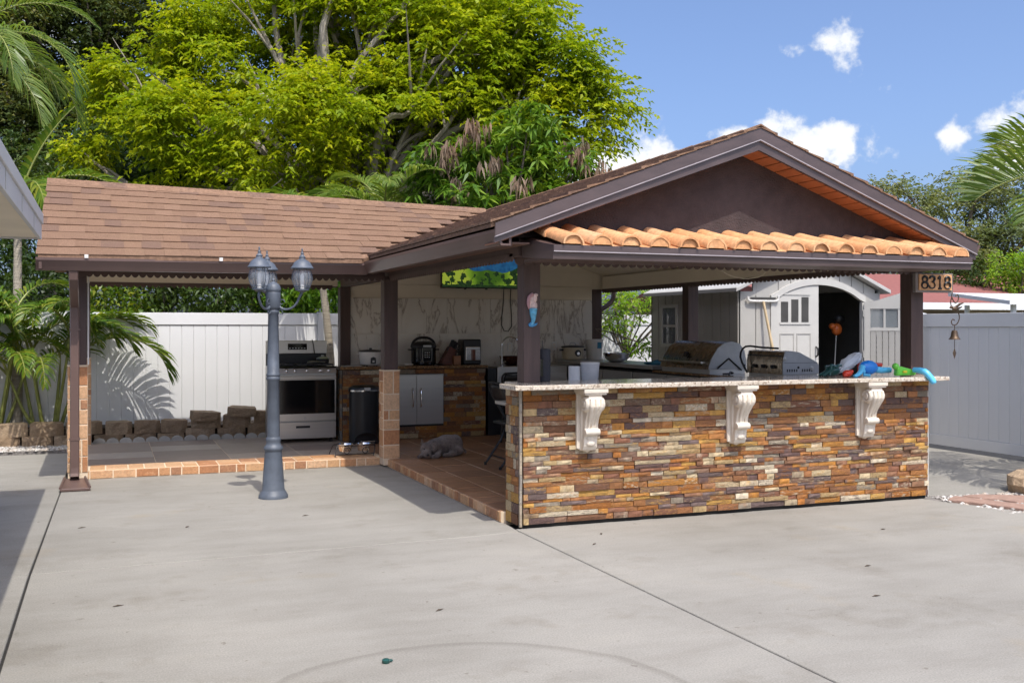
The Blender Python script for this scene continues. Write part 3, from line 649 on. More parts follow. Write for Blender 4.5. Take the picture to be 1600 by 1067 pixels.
# carved corbels
def corbel(xc):
    q = MB()
    side = [(7.07, .985), (6.905, .985), (6.895, .95), (6.90, .90), (6.925, .85), (6.955, .80), (6.97, .745), (6.972, .70), (6.985, .65), (6.99, .60), (7.01, .565), (7.07, .555)]
    q.prism(side, xc-.055, xc+.055, 'x')
    q.box(xc-.085, xc+.085, 7.045, 7.072, .575, 1.0).prism([(xc-.085, .578), (xc+.085, .578), (xc, .545)], 7.045, 7.072)
    q.cyl((xc-.07, 6.945, .915), (xc+.07, 6.945, .915), .058, n=20); q.cyl((xc-.082, 6.945, .915), (xc+.082, 6.945, .915), .026, n=14)
    q.cyl((xc-.06, 6.962, .705), (xc+.06, 6.962, .705), .026, n=14)
    for dx in (-.04, 0, .04): q.tube([(xc+dx*1.1, 6.885, .96), (xc+dx, 6.882, .90), (xc+dx*.8, 6.918, .84), (xc+dx*.7, 6.95, .78), (xc+dx*.6, 6.962, .72)], [.008, .016, .015, .011, .006], 8)
    for dz in (.62, .66): q.ell((xc, 6.985, dz), (.036, .014, .024))
    for s in (-1, 1):
        q.tube([(xc+s*.056, 6.99, .95), (xc+s*.058, 7.01, .88), (xc+s*.058, 7.02, .78), (xc+s*.056, 7.02, .68), (xc+s*.054, 7.03, .61)], [.012, .012, .01, .009, .006], 6)
        q.tube([(xc+s*.075, 6.945+.045*math.cos(a), .915+.045*math.sin(a)) for a in [k*.5 for k in range(13)]], .006, 6)
    o = obj('corbel', q, M['ivory'], BAR, smooth=True); o.data.validate()
    rm = o.modifiers.new('r', 'REMESH'); rm.mode = 'VOXEL'; rm.voxel_size = .0045; rm.use_smooth_shade = True
    sm = o.modifiers.new('s', 'SMOOTH'); sm.iterations = 2; sm.factor = .5
    obj('abacus', MB().box(xc-.098, xc+.098, 6.882, 7.071, .998, 1.0275).box(xc-.088, xc+.088, 6.890, 7.071, .984, .9975), M['ivory'], o, bevel=.004)
for x in (3.352, 4.668, 5.935): corbel(x)
# ================================================================ kitchen along the back wall
KC = thing('kitchen_counter', 'low kitchen counter faced in brown slate with speckled granite top and steel cabinet', 'counter', (3.6, 12.9, FZ))
obj('carcass', bl(2.69, 4.55, 12.64, 13.2, FZ, .962), M['dark'], KC)
obj('granite_top', bl(2.655, 4.575, 12.585, 13.205, .963, 1.0), M['granite_dark'], KC, bevel=.005)
stone_wall(KC, 2.69, 4.55, FZ+.005, .955, lambda u, z, p: (Vector((u, 12.632-p, z)), 0), 17, (.10, .26), holes=[(3.255, 3.985, .25, .90)], limit=170)
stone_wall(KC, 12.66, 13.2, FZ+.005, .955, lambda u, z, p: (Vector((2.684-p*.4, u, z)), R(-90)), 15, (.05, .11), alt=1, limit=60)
cab = obj('cabinet_frame', MB().box(3.262, 3.978, 12.605, 12.645, .262, .892), M['steel_dull'], KC)
for a, b_, hx in ((3.272, 3.617, 3.567), (3.623, 3.968, 3.673)):
    d = obj('cabinet_door', MB().cbox(a, b_, 12.588, 12.604, .272, .882, .003, 'y'), M['steel'], KC)
    obj('handle', MB().tube([(hx, 12.588, .72), (hx, 12.560, .70), (hx, 12.55, .62), (hx, 12.55, .58), (hx, 12.560, .50), (hx, 12.588, .48)], .010, 8), M['chrome'], d, smooth=True)
# sink unit
SU = thing('sink_unit', 'stainless sink cabinet with black base beside the slate counter', 'sink', (5.1, 12.9, FZ))
obj('base', bl(4.60, 5.70, 12.66, 13.2, FZ, .735), M['black'], SU); obj('side_panel', bl(4.585, 4.70, 12.62, 13.2, FZ, .955), M['black'], SU)
obj('steel_body', bl(4.712, 5.70, 12.60, 13.2, .738, .975), M['steel'], SU, bevel=.006)
obj('apron_seam', bl(4.712, 5.70, 12.596, 12.599, .892, .899), M['steel_dull'], SU)
obj('faucet', MB().tube([(4.83, 12.75, .976), (4.83, 12.75, 1.12), (4.83, 12.75, 1.24), (4.845, 12.75, 1.30), (4.89, 12.75, 1.345), (4.95, 12.75, 1.36), (5.01, 12.75, 1.345), (5.05, 12.75, 1.30), (5.06, 12.75, 1.24)], .010, 8).cyl((4.83, 12.75, .976), (4.83, 12.75, 1.03), .017).tube([(4.83, 12.75, 1.03), (4.88, 12.73, 1.035)], .007, 6), M['chrome'], SU, smooth=True)
# right-hand counter with drawers, carries the grills
RC = thing('grill_counter', 'steel topped counter with drawer fronts along the open side under the grills', 'counter', (6.1, 10.3, FZ))
obj('carcass', bl(5.82, 6.42, 7.7, 12.6, FZ, .97), M['dark'], RC)
obj('steel_top', MB().box(5.79, 6.44, 10.45, 13.2, 1.0, 1.045), M['steel_dull'], RC, bevel=.004)
obj('granite_top', MB().box(5.79, 6.44, 7.68, 10.445, .972, .995), M['granite_dark'], RC, bevel=.004)
obj('carcass', bl(5.72, 6.42, 12.61, 13.2, FZ, .997), M['steel_dull'], RC)
for k in range(6):
    y = 7.75+k*.80
    d = obj('drawer_front', bl(5.796, 5.819, y+.01, y+.78, .70, .955), M['steel_dull'], RC, bevel=.003)
    obj('handle', MB().tube([(5.796, y+.2, .84), (5.765, y+.22, .84), (5.765, y+.56, .84), (5.796, y+.58, .84)], .009, 6), M['chrome'], d)
    obj('cabinet_door', bl(5.796, 5.819, y+.01, y+.78, .13, .69), M['steel_dull'], RC, bevel=.003)
# ---------------------------------------------------------------- stove
ST = thing('gas_stove', 'stainless gas range with black oven window and five knobs', 'stove', (2.235, 13.0, FZ))
X0, X1, Y0, Y1 = 1.855, 2.618, 12.66, 13.34
obj('body', bl(X0, X1, Y0+.03, Y1, FZ+.045, .985), M['steel_dull'], ST, bevel=.004)
for x in (X0+.05, X1-.05):
    for y in (Y0+.08, Y1-.08): obj('foot', MB().cyl((x, y, FZ), (x, y, FZ+.05), .02, n=8), M['black'], ST)
ck = obj('cooktop', bl(X0-.003, X1+.003, Y0+.01, Y1-.05, .986, 1.006), M['blackgloss'], ST, bevel=.004)
for i in range(3):
    gx = X0+.03+i*.24; gq = MB()
    for k in range(4): gq.box(gx+k*.073, gx+k*.073+.012, Y0+.06, Y1-.13, 1.022, 1.036)
    for y in (Y0+.06, Y0+.29, Y1-.142): gq.box(gx, gx+.231, y, y+.012, 1.020, 1.034)
    for x in (gx, gx+.219):
        for y in (Y0+.06, Y1-.142): gq.box(x, x+.012, y, y+.012, 1.004, 1.022)
    obj('grate', gq, M['blackmetal'], ST)
    for y in (Y0+.18, Y0+.42): obj('burner', MB().lathe([(.05, 0), (.05, .008), (.034, .012), (.03, .016)], (gx+.115, y, 1.005), 16), M['blackmetal'], ck)
obj('backguard_riser', bl(X0+.003, X1-.003, Y1-.06, Y1-.003, .99, 1.15), M['black'], ST)
bgd = obj('backguard', bl(X0, X1, Y1-.075, Y1, 1.15, 1.315), M['steel'], ST, bevel=.006)
obj('clock_display', bl(X0+.27, X0+.51, Y1-.079, Y1-.0755, 1.20, 1.278), M['blackgloss'], bgd)
for i in range(6): obj('button', bl(X0+.285+i*.037, X0+.305+i*.037, Y1-.081, Y1-.0795, 1.215, 1.225), M['steel_dull'], bgd)
cp = obj('control_panel', MB().prism([(Y0-.005, .925), (Y0+.03, .925), (Y0+.03, .985), (Y0+.012, .985)], X0, X1, 'x'), M['steel'], ST)
for x in (.135, .235, .38, .545, .645): obj('knob', MB().lathe([(.021, 0), (.024, .005), (.019, .012), (.017, .026), (.012, .029)], (0, 0, 0), 16), M['chrome'], cp, smooth=True).matrix_basis = Matrix.Translation((X0+x+.02, Y0+.002, .957)) @ Matrix.Rotation(R(80), 4, 'X')
dr = obj('oven_door', bl(X0+.003, X1-.003, Y0-.004, Y0+.029, .345, .905), M['steel'], ST, bevel=.004)
obj('oven_window', bl(X0+.02, X1-.02, Y0-.009, Y0-.0045, .435, .845), M['blackgloss'], dr, bevel=.001)
obj('handle', MB().box(X0+.01, X1-.01, Y0-.05, Y0-.022, .858, .892).box(X0+.04, X0+.07, Y0-.03, Y0-.003, .862, .888).box(X1-.07, X1-.04, Y0-.03, Y0-.003, .862, .888), M['steel'], dr, bevel=.008)
obj('badge', MB().cyl((2.235, Y0-.004, .385), (2.235, Y0-.007, .385), .017, n=16), M['steel_dull'], dr)
sd_ = obj('drawer', bl(X0+.003, X1-.003, Y0-.004, Y0+.029, .135, .335), M['steel'], ST, bevel=.004)
obj('pull', MB().box(X0+.27, X0+.44, Y0-.006, Y0-.0042, .262, .29), M['black'], sd_)
obj('pull_lip', MB().box(X0+.262, X0+.448, Y0-.014, Y0-.0043, .291, .30), M['steel'], sd_)
tag(obj('charger_cord', MB().tube([(2.43, 13.25, 1.322), (2.43, 13.255, 1.325), (2.445, 13.25, 1.27), (2.455, 13.245, 1.2), (2.46, 13.24, 1.15)], .005, 6), M['black']), 'black cord looped over the stove backguard', 'cord')
tag(obj('gas_lighter', MB().tube([(2.30, 12.85, 1.05), (2.36, 12.88, 1.055), (2.45, 12.90, 1.055), (2.53, 12.92, 1.05)], [.012, .014, .007, .005], 8), M['steel_dull']), 'small lighter lying on the stove grates', 'lighter')
kt = thing('saucepan', 'small dark saucepan with glass lid on the right rear burner', 'pan', (2.52, 13.1, 1.036))
obj('pot', MB().lathe([(.07, 0), (.08, .005), (.082, .05), (.086, .052)], (2.53, 13.08, 1.037), 20), M['blackmetal'], kt, smooth=True)
obj('lid', MB().lathe([(.085, .053), (.06, .07), (.02, .08), (.02, .095), (.012, .10)], (2.53, 13.08, 1.037), 20), M['steel_dull'], kt, smooth=True)
# ---------------------------------------------------------------- trash can
TC = thing('pedal_bin', 'black pedal trash can with silver rim in front of the slate counter', 'trash can', (2.88, 12.33, FZ))
def dprof(r, n=24): return [(2.885+r*math.cos(2*math.pi*k/n), 12.33+r*(.82 if math.sin(2*math.pi*k/n) < 0 else .9)*math.sin(2*math.pi*k/n)) for k in range(n)]
obj('body', MB().prism(dprof(.178), FZ+.02, .715, 'z'), M['black'], TC, smooth=True)
obj('base_ring', MB().prism(dprof(.183), FZ, FZ+.025, 'z'), M['black'], TC)
obj('rim', MB().prism(dprof(.19), .716, .733, 'z'), M['chrome'], TC, smooth=True)
lid = obj('lid', MB().lathe([(.188, .734), (.182, .76), (.13, .785), (.0, .79)], (0, 0, 0), 24), M['black'], TC, smooth=True); lid.matrix_basis = Matrix.Translation((2.885, 12.33, 0)) @ Matrix.Diagonal((1, .86, 1, 1))
obj('lid_tab', bl(2.852, 2.925, 12.155, 12.178, .728, .765), M['steel_dull'], lid)
obj('pedal_recess', MB().prism([(2.885+.15*math.cos(a), FZ+.03+.11*math.sin(a)) for a in [math.pi*k/10 for k in range(11)]], 12.175, 12.20), M['blackgloss'], TC)
obj('pedal', bl(2.80, 2.97, 12.12, 12.175, FZ+.035, FZ+.048), M['chrome'], TC, bevel=.004)
# ---------------------------------------------------------------- raised pet bowls
PB = thing('pet_feeder', 'wire stand holding two steel pet bowls on the tiled step', 'pet bowls', (2.5, 11.2, FZ))
w = MB()
for x in (2.30, 2.72):
    w.tube([(x-.03, 11.05, FZ+.006), (x, 11.10, FZ+.115), (x, 11.28, FZ+.115), (x-.03, 11.36, FZ+.006)], .0045, 6)
for y in (11.10, 11.28): w.tube([(2.30, y, FZ+.115), (2.72, y, FZ+.115)], .0045, 6)
w.tube([(2.272, 11.06, FZ+.03), (2.692, 11.06, FZ+.03)], .004, 6)
obj('wire_frame', w, M['blackmetal'], PB)
for x in (2.41, 2.615):
    for y in (11.09,): obj('wire_scroll', MB().tube([(x+.045*math.cos(a)*(1-.04*i), y, FZ+.062+.045*math.sin(a)*(1-.04*i)) for i, a in enumerate([k*.55 for k in range(14)])], .0035, 5), M['blackmetal'], PB)
    obj('bowl', MB().lathe([(.045, .048), (.06, .05), (.076, .085), (.086, .122), (.094, .126), (.094, .130), (.084, .129), (.07, .085), (.05, .06), (0.001, .058)], (x, 11.19, FZ), 24), M['chrome'], PB, smooth=True)
# ---------------------------------------------------------------- dog lying on the tiles
def fur():
    m, t, p = _new('grey_fur')
    c = _ramp(t, _noise(t, 9, 5, .6), [(.3, (.07, .05, .04)), (.52, (.18, .135, .11)), (.75, (.32, .25, .20))])
    t.links.new(_mix(t, 1.0, c, _ramp(t, _noise(t, 120, 4, .7, stretch=(.35, 1, 1)), [(.3, (.6, .6, .6)), (.7, (1.3, 1.3, 1.3))]), 'MULTIPLY'), p.inputs['Base Color'])
    p.inputs['Roughness'].default_value = .85; p.inputs['Sheen Weight'].default_value = .3; _bump(t, p, _noise(t, 150, 5, .7, stretch=(.4, 1, 1)), 1, .012); return m
M['fur'] = fur()
DG = thing('dog', 'grey dog lying on the brown tiles with its head down', 'dog', (3.34, 10.72, FZ))
q = MB(); z = FZ
q.ell((3.46, 10.82, z+.115), (.165, .105, .115)).ell((3.36, 10.78, z+.105), (.14, .10, .10)).ell((3.55, 10.83, z+.115), (.09, .10, .113))
q.ell((3.28, 10.74, z+.105), (.10, .085, .09)).ell((3.19, 10.69, z+.095), (.078, .072, .075))      # shoulders, skull
q.ell((3.165, 10.63, z+.055), (.052, .06, .045)).ell((3.16, 10.585, z+.040), (.034, .03, .028))      # muzzle
q.ell((3.52, 10.735, z+.055), (.10, .055, .055)).tube([(3.50, 10.70, z+.035), (3.42, 10.66, z+.025), (3.36, 10.655, z+.022)], [.04, .028, .022], 8)   # haunch and hind foot
q.tube([(3.31, 10.70, z+.07), (3.30, 10.65, z+.035), (3.25, 10.60, z+.022), (3.21, 10.585, z+.02)], [.045, .034, .025, .022], 8)   # foreleg
q.tube([(3.33, 10.80, z+.06), (3.12, 10.68, z+.025), (3.08, 10.64, z+.02)], [.04, .026, .022], 8)
q.tube([(3.62, 10.84, z+.07), (3.66, 10.80, z+.04), (3.65, 10.75, z+.022)], [.022, .017, .010], 8)   # tail
bd = obj('body', q, M['fur'], DG, smooth=True)
rm = bd.modifiers.new('r', 'REMESH'); rm.mode = 'VOXEL'; rm.voxel_size = .008; rm.use_smooth_shade = True
sm = bd.modifiers.new('s', 'SMOOTH'); sm.iterations = 6
for s, x, y in ((1, 3.235, 10.665), (-1, 3.145, 10.70)):
    e = MB().add([(x-.022, y, z+.15), (x+.026, y+.01, z+.148), (x+.014*s, y-.004, z+.215), (x-.02, y+.016, z+.15), (x+.024, y+.022, z+.148), (x+.012*s, y+.006, z+.213)], [(0, 1, 2), (5, 4, 3), (0, 3, 4, 1), (1, 4, 5, 2), (2, 5, 3, 0)])
    if s > 0: e = MB().tube([(3.225, 10.67, z+.155), (3.255, 10.655, z+.135), (3.262, 10.645, z+.095), (3.25, 10.64, z+.07)], [.018, .026, .022, .006], 8)
    obj('ear', e, M['fur'], DG, smooth=True)
obj('nose', MB().ell((3.158, 10.557, z+.048), (.013, .009, .010)), M['black'], DG, smooth=True)
for x in (3.142, 3.196): obj('eye', MB().ell((x, 10.632, z+.105), (.008, .006, .007)), M['blackgloss'], DG, smooth=True)
# ---------------------------------------------------------------- folding chairs
def chair(label, loc, rz):
    c = thing('folding_chair', label, 'chair', loc, rz)
    # local: faces +x, width along y
    for s in (-1, 1):
        y = s*.215
        obj('rear_leg', MB().tube([(.05, y, .43), (-.03, y, .25), (-.20, y, .01)], .0125, 8), M['blackmetal'], c, smooth=True, local=True)
        obj('front_frame', MB().tube([(.24, y, .01), (.05, y*.985, .40), (-.13, y*.97, .72), (-.16, y*.93, .80), (-.175, y*.78, .835)], .0125, 8), M['blackmetal'], c, smooth=True, local=True)
        for x in (-.20, .24): obj('foot_cap', MB().cyl((x, y, 0), (x, y, .03), .016, n=8), M['black'], c, local=True)
    obj('top_rail', MB().tube([(-.175, -.17, .835), (-.18, 0, .845), (-.175, .17, .835)], .0125, 8), M['blackmetal'], c, smooth=True, local=True)
    for xb_, zb_ in ((-.14, .10), (.19, .11)): obj('cross_bar', MB().tube([(xb_, -.215, zb_), (xb_, .215, zb_)], .008, 6), M['blackmetal'], c, local=True)
    obj('seat', MB().prism([(-.13, -.19), (.18, -.20), (.22, -.16), (.22, .16), (.18, .20), (-.13, .19)], .425, .45, 'z'), M['black'], c, bevel=.008, local=True)
    vs = []
    for z_, x_, hw in ((.62, -.085, .19), (.70, -.125, .195), (.78, -.155, .19), (.82, -.168, .17)):
        for k in range(7):
            t = -1+2*k/6; vs.append((x_-.03*(1-t*t), hw*t, z_))
    o = obj('backrest', MB().add(vs, [(i*7+k, i*7+k+1, (i+1)*7+k+1, (i+1)*7+k) for i in range(3) for k in range(6)]), M['black'], c, smooth=True, local=True); s_ = o.modifiers.new('t', 'SOLIDIFY'); s_.thickness = .014
    return c
chair('black folding chair at the end of the bar beside the slate wall corner', (3.79, 9.74, FZ), 0)
chair('black folding chair in front of the steel sink cabinet', (4.75, 11.9, FZ), R(62))
# ---------------------------------------------------------------- lamp post
LX, LY = 1.345, 9.18
LPst = thing('lamp_post', 'grey cast iron lamp post with three globe lanterns on the patio', 'lamp post', (LX, LY, 0))
obj('base', MB().lathe([(.128, 0), (.128, .022), (.118, .034), (.112, .05), (.104, .06), (.098, .075), (.074, .40), (.074, .41), (.083, .42), (.083, .44), (.070, .455), (.060, .48), (.066, .50), (.066, .515), (.058, .53)], (LX, LY, 0), 16), M['lamp_iron'], LPst, smooth=True)
obj('shaft', MB().lathe([(.056, .53), (.052, 1.02), (.060, 1.03), (.060, 1.045), (.054, 1.055), (.060, 1.065), (.060, 1.075), (.052, 1.085), (.044, 1.60), (.052, 1.61), (.052, 1.625), (.046, 1.635), (.056, 1.645), (.064, 1.66), (.064, 1.78), (.060, 1.79), (.066, 1.80), (.066, 1.81)], (LX, LY, 0), 16, lobes=8, amp=.02), M['lamp_iron'], LPst, smooth=True)
obj('cap', MB().lathe([(.066, 1.81), (.062, 1.84), (.045, 1.862), (.018, 1.875), (.012, 1.885), (.016, 1.895), (.010, 1.905), (.002, 1.915)], (LX, LY, 0), 16), M['lamp_iron'], LPst, smooth=True)
cr, srr = math.cos(R(21.3)), math.sin(R(21.3))
for la, de in ((.258, -.03), (-.07, -.215), (-.112, .24)):
    dx = la*cr+de*srr; dy = -la*srr+de*cr; L = math.hypot(dx, dy); ux, uy = dx/L, dy/L; hx, hy = LX+dx, LY+dy
    f = lambda r, z: (LX+ux*r, LY+uy*r, z)
    obj('arm', MB().tube([f(.05, 1.67), f(.08, 1.645), f(.13, 1.64), f(.18, 1.66), f(.215, 1.70), f(.235, 1.745), f(L, 1.79)], [.011, .011, .010, .010, .010, .011, .013], 8), M['lamp_iron'], LPst, smooth=True)
    obj('arm_scroll', MB().tube([f(.055+.02*k/8+.026*math.cos(a)*(1-.05*k), 1.615+.026*math.sin(a)*(1-.05*k)) for k, a in enumerate([.6*j for j in range(11)])], .005, 6).tube([f(.075+.03*math.cos(a)*(1-.06*k), 1.70+.03*math.sin(a)*(1-.06*k)) for k, a in enumerate([.6*j for j in range(10)])], .0045, 6), M['lamp_iron'], LPst, smooth=True)
    ld = obj('lantern', MB().lathe([(.012, 1.785), (.030, 1.79), (.042, 1.80), (.060, 1.803), (.060, 1.81), (.045, 1.813)], (hx, hy, 0), 20), M['lamp_iron'], LPst, smooth=True)
    obj('gallery', MB().tube([(hx+.066*math.cos(a), hy+.066*math.sin(a), 1.835) for a in [2*math.pi*k/20 for k in range(20)]], .004, 6, True).tube([(hx+.055*math.cos(a), hy+.055*math.sin(a), 1.812) for a in [2*math.pi*k/20 for k in range(20)]], .004, 6, True), M['lamp_iron'], ld)
    for k in range(6):
        a = 2*math.pi*k/6; obj('strap', MB().tube([(hx+r_*math.cos(a), hy+r_*math.sin(a), z_) for r_, z_ in ((.056, 1.812), (.066, 1.835), (.0845, 1.885), (.0865, 1.92), (.078, 1.965), (.062, 1.993))], .0035, 5), M['lamp_iron'], ld)
    obj('globe', MB().lathe([(.05, 1.814), (.064, 1.835), (.080, 1.88), (.083, 1.915), (.076, 1.955), (.060, 1.99)], (hx, hy, 0), 32, lobes=8, amp=.015), M['shade_glass'], ld, smooth=True)
    obj('socket', MB().lathe([(.018, 1.814), (.018, 1.85), (.014, 1.852), (.016, 1.87), (.016, 1.93), (.006, 1.95)], (hx, hy, 0), 12), M['white_plastic'], ld, smooth=True)
    obj('hood', MB().lathe([(.098, 1.990), (.100, 1.998), (.094, 2.004), (.082, 2.022), (.070, 2.045), (.050, 2.062), (.030, 2.072), (.026, 2.085), (.030, 2.092), (.022, 2.10), (.012, 2.115), (.015, 2.125), (.008, 2.135), (.006, 2.15), (.009, 2.158), (.001, 2.172)], (hx, hy, 0), 24), M['lamp_iron'], ld, smooth=True)
# ---------------------------------------------------------------- counter appliances
CT = 1.0
a_ = thing('rice_cooker', 'white rice cooker with black lid rim on the granite counter', 'rice cooker', (3.08, 12.86, CT))
obj('body', MB().lathe([(.12, .008), (.135, .02), (.148, .16), (.150, .175)], (3.10, 12.88, CT), 28), M['white_plastic'], a_, smooth=True)
obj('lid', MB().lathe([(.152, .176), (.152, .186), (.13, .195), (.05, .205), (.018, .206), (.018, .222), (.001, .226)], (3.10, 12.88, CT), 28), M['black'], a_, smooth=True)
for s in (-1, 1): obj('handle', bl(3.10+s*.165-.02, 3.10+s*.165+.02, 12.86, 12.90, CT+.14, CT+.155), M['white_plastic'], a_, bevel=.004)
obj('switch_panel', MB().prism([(3.10-.032, CT+.03), (3.10+.032, CT+.03), (3.10+.032, CT+.10), (3.10, CT+.115), (3.10-.032, CT+.10)], 12.728, 12.745), M['black'], a_)
obj('switch', bl(3.088, 3.112, 12.72, 12.727, CT+.045, CT+.07), M['white_plastic'], a_)
for k in range(4): obj('foot', MB().cyl((3.10+.09*math.cos(k*1.57+.8), 12.88+.09*math.sin(k*1.57+.8), CT), (3.10+.09*math.cos(k*1.57+.8), 12.88+.09*math.sin(k*1.57+.8), CT+.012), .012, n=8), M['black'], a_)
a_ = thing('pressure_cooker', 'black electric pressure cooker with arched handle on the granite counter', 'pressure cooker', (3.83, 12.85, CT))
px_, py_ = 3.79, 12.86
obj('body', MB().lathe([(.14, .0), (.155, .012), (.160, .05), (.160, .22), (.165, .225)], (px_, py_, CT), 28), M['blackgloss'], a_, smooth=True)
obj('lid', MB().lathe([(.168, .226), (.168, .25), (.150, .275), (.10, .30), (.001, .31)], (px_, py_, CT), 28), M['black'], a_, smooth=True)
obj('handle', MB().tube([(px_-.155, py_, CT+.25), (px_-.13, py_, CT+.305), (px_-.07, py_, CT+.345), (px_, py_, CT+.352), (px_+.07, py_, CT+.345), (px_+.13, py_, CT+.305), (px_+.155, py_, CT+.25)], .017, 8), M['black'], a_, smooth=True)
pn = obj('control_panel', MB().prism([(px_-.06, CT+.045), (px_+.06, CT+.045), (px_+.068, CT+.225), (px_-.068, CT+.225)], py_-.168, py_-.145), M['blackgloss'], a_)
obj('panel_trim', MB().tube([(px_-.058, py_-.170, CT+.05), (px_+.058, py_-.170, CT+.05), (px_+.064, py_-.170, CT+.215), (px_-.064, py_-.170, CT+.215)], .003, 5, True), M['steel_dull'], pn)
obj('badge', bl(px_-.055, px_+.055, py_-.176, py_-.169, CT+.234, CT+.258), M['steel_dull'], a_, bevel=.003)
for i in range(3):
    for j in range(3): obj('button', bl(px_-.035+i*.027, px_-.02+i*.027, py_-.171, py_-.1685, CT+.10+j*.028, CT+.112+j*.028), M['steel_dull'], pn)
for s in (-1, 1): obj('side_grip', bl(px_+s*.18-.025, px_+s*.18+.025, py_-.03, py_+.03, CT+.19, CT+.208), M['black'], a_, bevel=.004)
a_ = thing('knife_block', 'reddish wood knife block full of black handled knives', 'knife block', (4.10, 12.85, CT))
WD = M['redwood'] = pm('red_wood', (.13, .035, .018), .45, var=.3, scale=8, stretch=(1, 1, 5))
WD2 = M['lightwood'] = pm('orange_wood', (.30, .13, .055), .5, var=.2, scale=10)
obj('block', MB().prism([(4.01, CT), (4.17, CT), (4.25, CT+.18), (4.15, CT+.235), (4.135, CT+.22)], 12.84, 12.97), WD, a_, bevel=.004)
obj('front_block', bl(4.175, 4.27, 12.78, 12.838, CT, CT+.115), WD2, a_, bevel=.004)
for i in range(3):
    for j in range(3):
        x = 4.155+.03*i; z = CT+.235-.016*i; y = 12.855+.04*j
        obj('knife_handle', MB().tube([(x, y, z-.01), (x+.02, y, z+.03), (x+.045, y, z+.085)], [.009, .010, .008], 6), M['black'], a_, smooth=True)
        obj('rivet', MB().ell((x+.028, y-.0095, z+.045), (.004, .003, .004), 8, 5), M['chrome'], a_)
for i in range(3): obj('scissor_handle', MB().tube([(4.225+.022*math.cos(t)+.01*i, 12.80, CT+.15+.03*i+.022*math.sin(t)) for t in [2*math.pi*k/10 for k in range(10)]], .005, 6, True), M['black'], a_)
obj('sharpening_steel', MB().tube([(4.11, 12.86, CT+.18), (4.145, 12.86, CT+.25), (4.17, 12.86, CT+.31)], [.009, .011, .008], 6), M['black'], a_, smooth=True)
a_ = thing('air_fryer', 'black air fryer with a polished steel front drawer', 'air fryer', (4.44, 12.85, CT))
obj('body', bl(4.305, 4.545, 12.76, 13.02, CT, CT+.33), M['black'], a_, bevel=.018)
obj('drawer', bl(4.322, 4.528, 12.735, 12.762, CT+.05, CT+.235), M['chrome'], a_, bevel=.01)
obj('drawer_seam', bl(4.322, 4.528, 12.731, 12.7345, CT+.196, CT+.20), M['black'], a_)
obj('handle', bl(4.405, 4.445, 12.70, 12.734, CT+.06, CT+.195), M['redwood'], a_, bevel=.006)
a_ = tag(obj('vessel_bowl', MB().lathe([(.06, 0), (.075, .005), (.15, .10), (.165, .125), (.157, .125), (.12, .07), (.05, .015), (.001, .012)], (5.03, 12.93, .976), 28), pm('oxblood_ceramic', (.045, .012, .010), .25), smooth=True), 'dark oxblood bowl on the sink cabinet behind the faucet', 'bowl')
a_ = thing('soap_bottle', 'white dish soap bottle with yellow cap and blue band by the sink', 'bottle', (5.32, 12.8, .976))
obj('bottle', MB().lathe([(.035, 0), (.037, .01), (.037, .10), (.025, .13), (.014, .14), (.014, .15)], (5.29, 12.8, .976), 16), M['white_plastic'], a_, smooth=True)
obj('band', MB().lathe([(.0372, 0), (.0385, .001), (.0385, .05), (.0372, .051)], (5.29, 12.8, .996), 16), pm('blue_label', (.05, .12, .35), .4), a_, smooth=True)
obj('cap', MB().lathe([(.017, .15), (.017, .18), (.010, .19), (.008, .205)], (5.29, 12.8, .976), 12), pm('yellow_cap', (.62, .55, .05), .4), a_, smooth=True)
tag(obj('sponge_dish', MB().lathe([(.05, 0), (.055, .004), (.06, .018), (.045, .02), (.001, .02)], (5.14, 12.72, .976), 16), pm('olive_dish', (.16, .15, .04), .6), smooth=True), 'small olive green dish beside the soap bottle', 'dish')
tag(obj('folded_cloth', MB().ell((3.56, 12.72, CT+.014), (.06, .05, .014)).ell((3.53, 12.70, CT+.018), (.035, .03, .018)), M['white_plastic'], smooth=True), 'small white cloth left of the pressure cooker', 'cloth')
tag(obj('serving_tray', MB().box(2.70, 2.93, 12.64, 12.80, CT, CT+.012), M['steel_dull'], bevel=.004), 'flat steel tray at the stove end of the counter', 'tray')
tag(obj('appliance_cord', MB().tube([(3.98, 12.95, CT+.012), (4.0, 12.9, CT+.01), (3.99, 12.82, CT+.01), (3.97, 12.78, CT+.01), (4.0, 12.74, CT+.01), (4.03, 12.76, CT+.01), (4.0, 12.80, CT+.012)], .006, 6), M['black']), 'coiled black power cord next to the knife block', 'cord')
# slow cooker, bucket, bowl at the far corner
a_ = thing('slow_cooker', 'cream oval slow cooker with dark dial on the corner counter', 'slow cooker', (5.95, 12.95, 1.046))
sx, sy, sz = 5.93, 12.92, 1.046
obj('body', MB().lathe([(.13, .004), (.145, .02), (.150, .15), (.155, .165)], (sx, sy, sz), 28), pm('cream_enamel', (.58, .50, .36), .35), a_, smooth=True)
obj('rim', MB().lathe([(.160, .166), (.163, .172), (.160, .180), (.1, .19), (.001, .195)], (sx, sy, sz), 28), M['black'], a_, smooth=True)
obj('lid_handle', MB().tube([(sx-.045, sy, sz+.19), (sx-.035, sy, sz+.222), (sx, sy, sz+.23), (sx+.035, sy, sz+.222), (sx+.045, sy, sz+.19)], .006, 6), M['steel_dull'], a_)
obj('dial_plate', MB().cyl((sx+.01, sy-.152, sz+.09), (sx+.01, sy-.138, sz+.09), .045, n=20), M['black'], a_)
obj('dial', MB().cyl((sx+.01, sy-.165, sz+.085), (sx+.01, sy-.152, sz+.085), .02, n=16), M['chrome'], a_)
for s in (-1, 1): obj('handle', bl(sx+s*.17-.02, sx+s*.17+.02, sy-.03, sy+.03, sz+.12, sz+.145), M['black'], a_, bevel=.004)
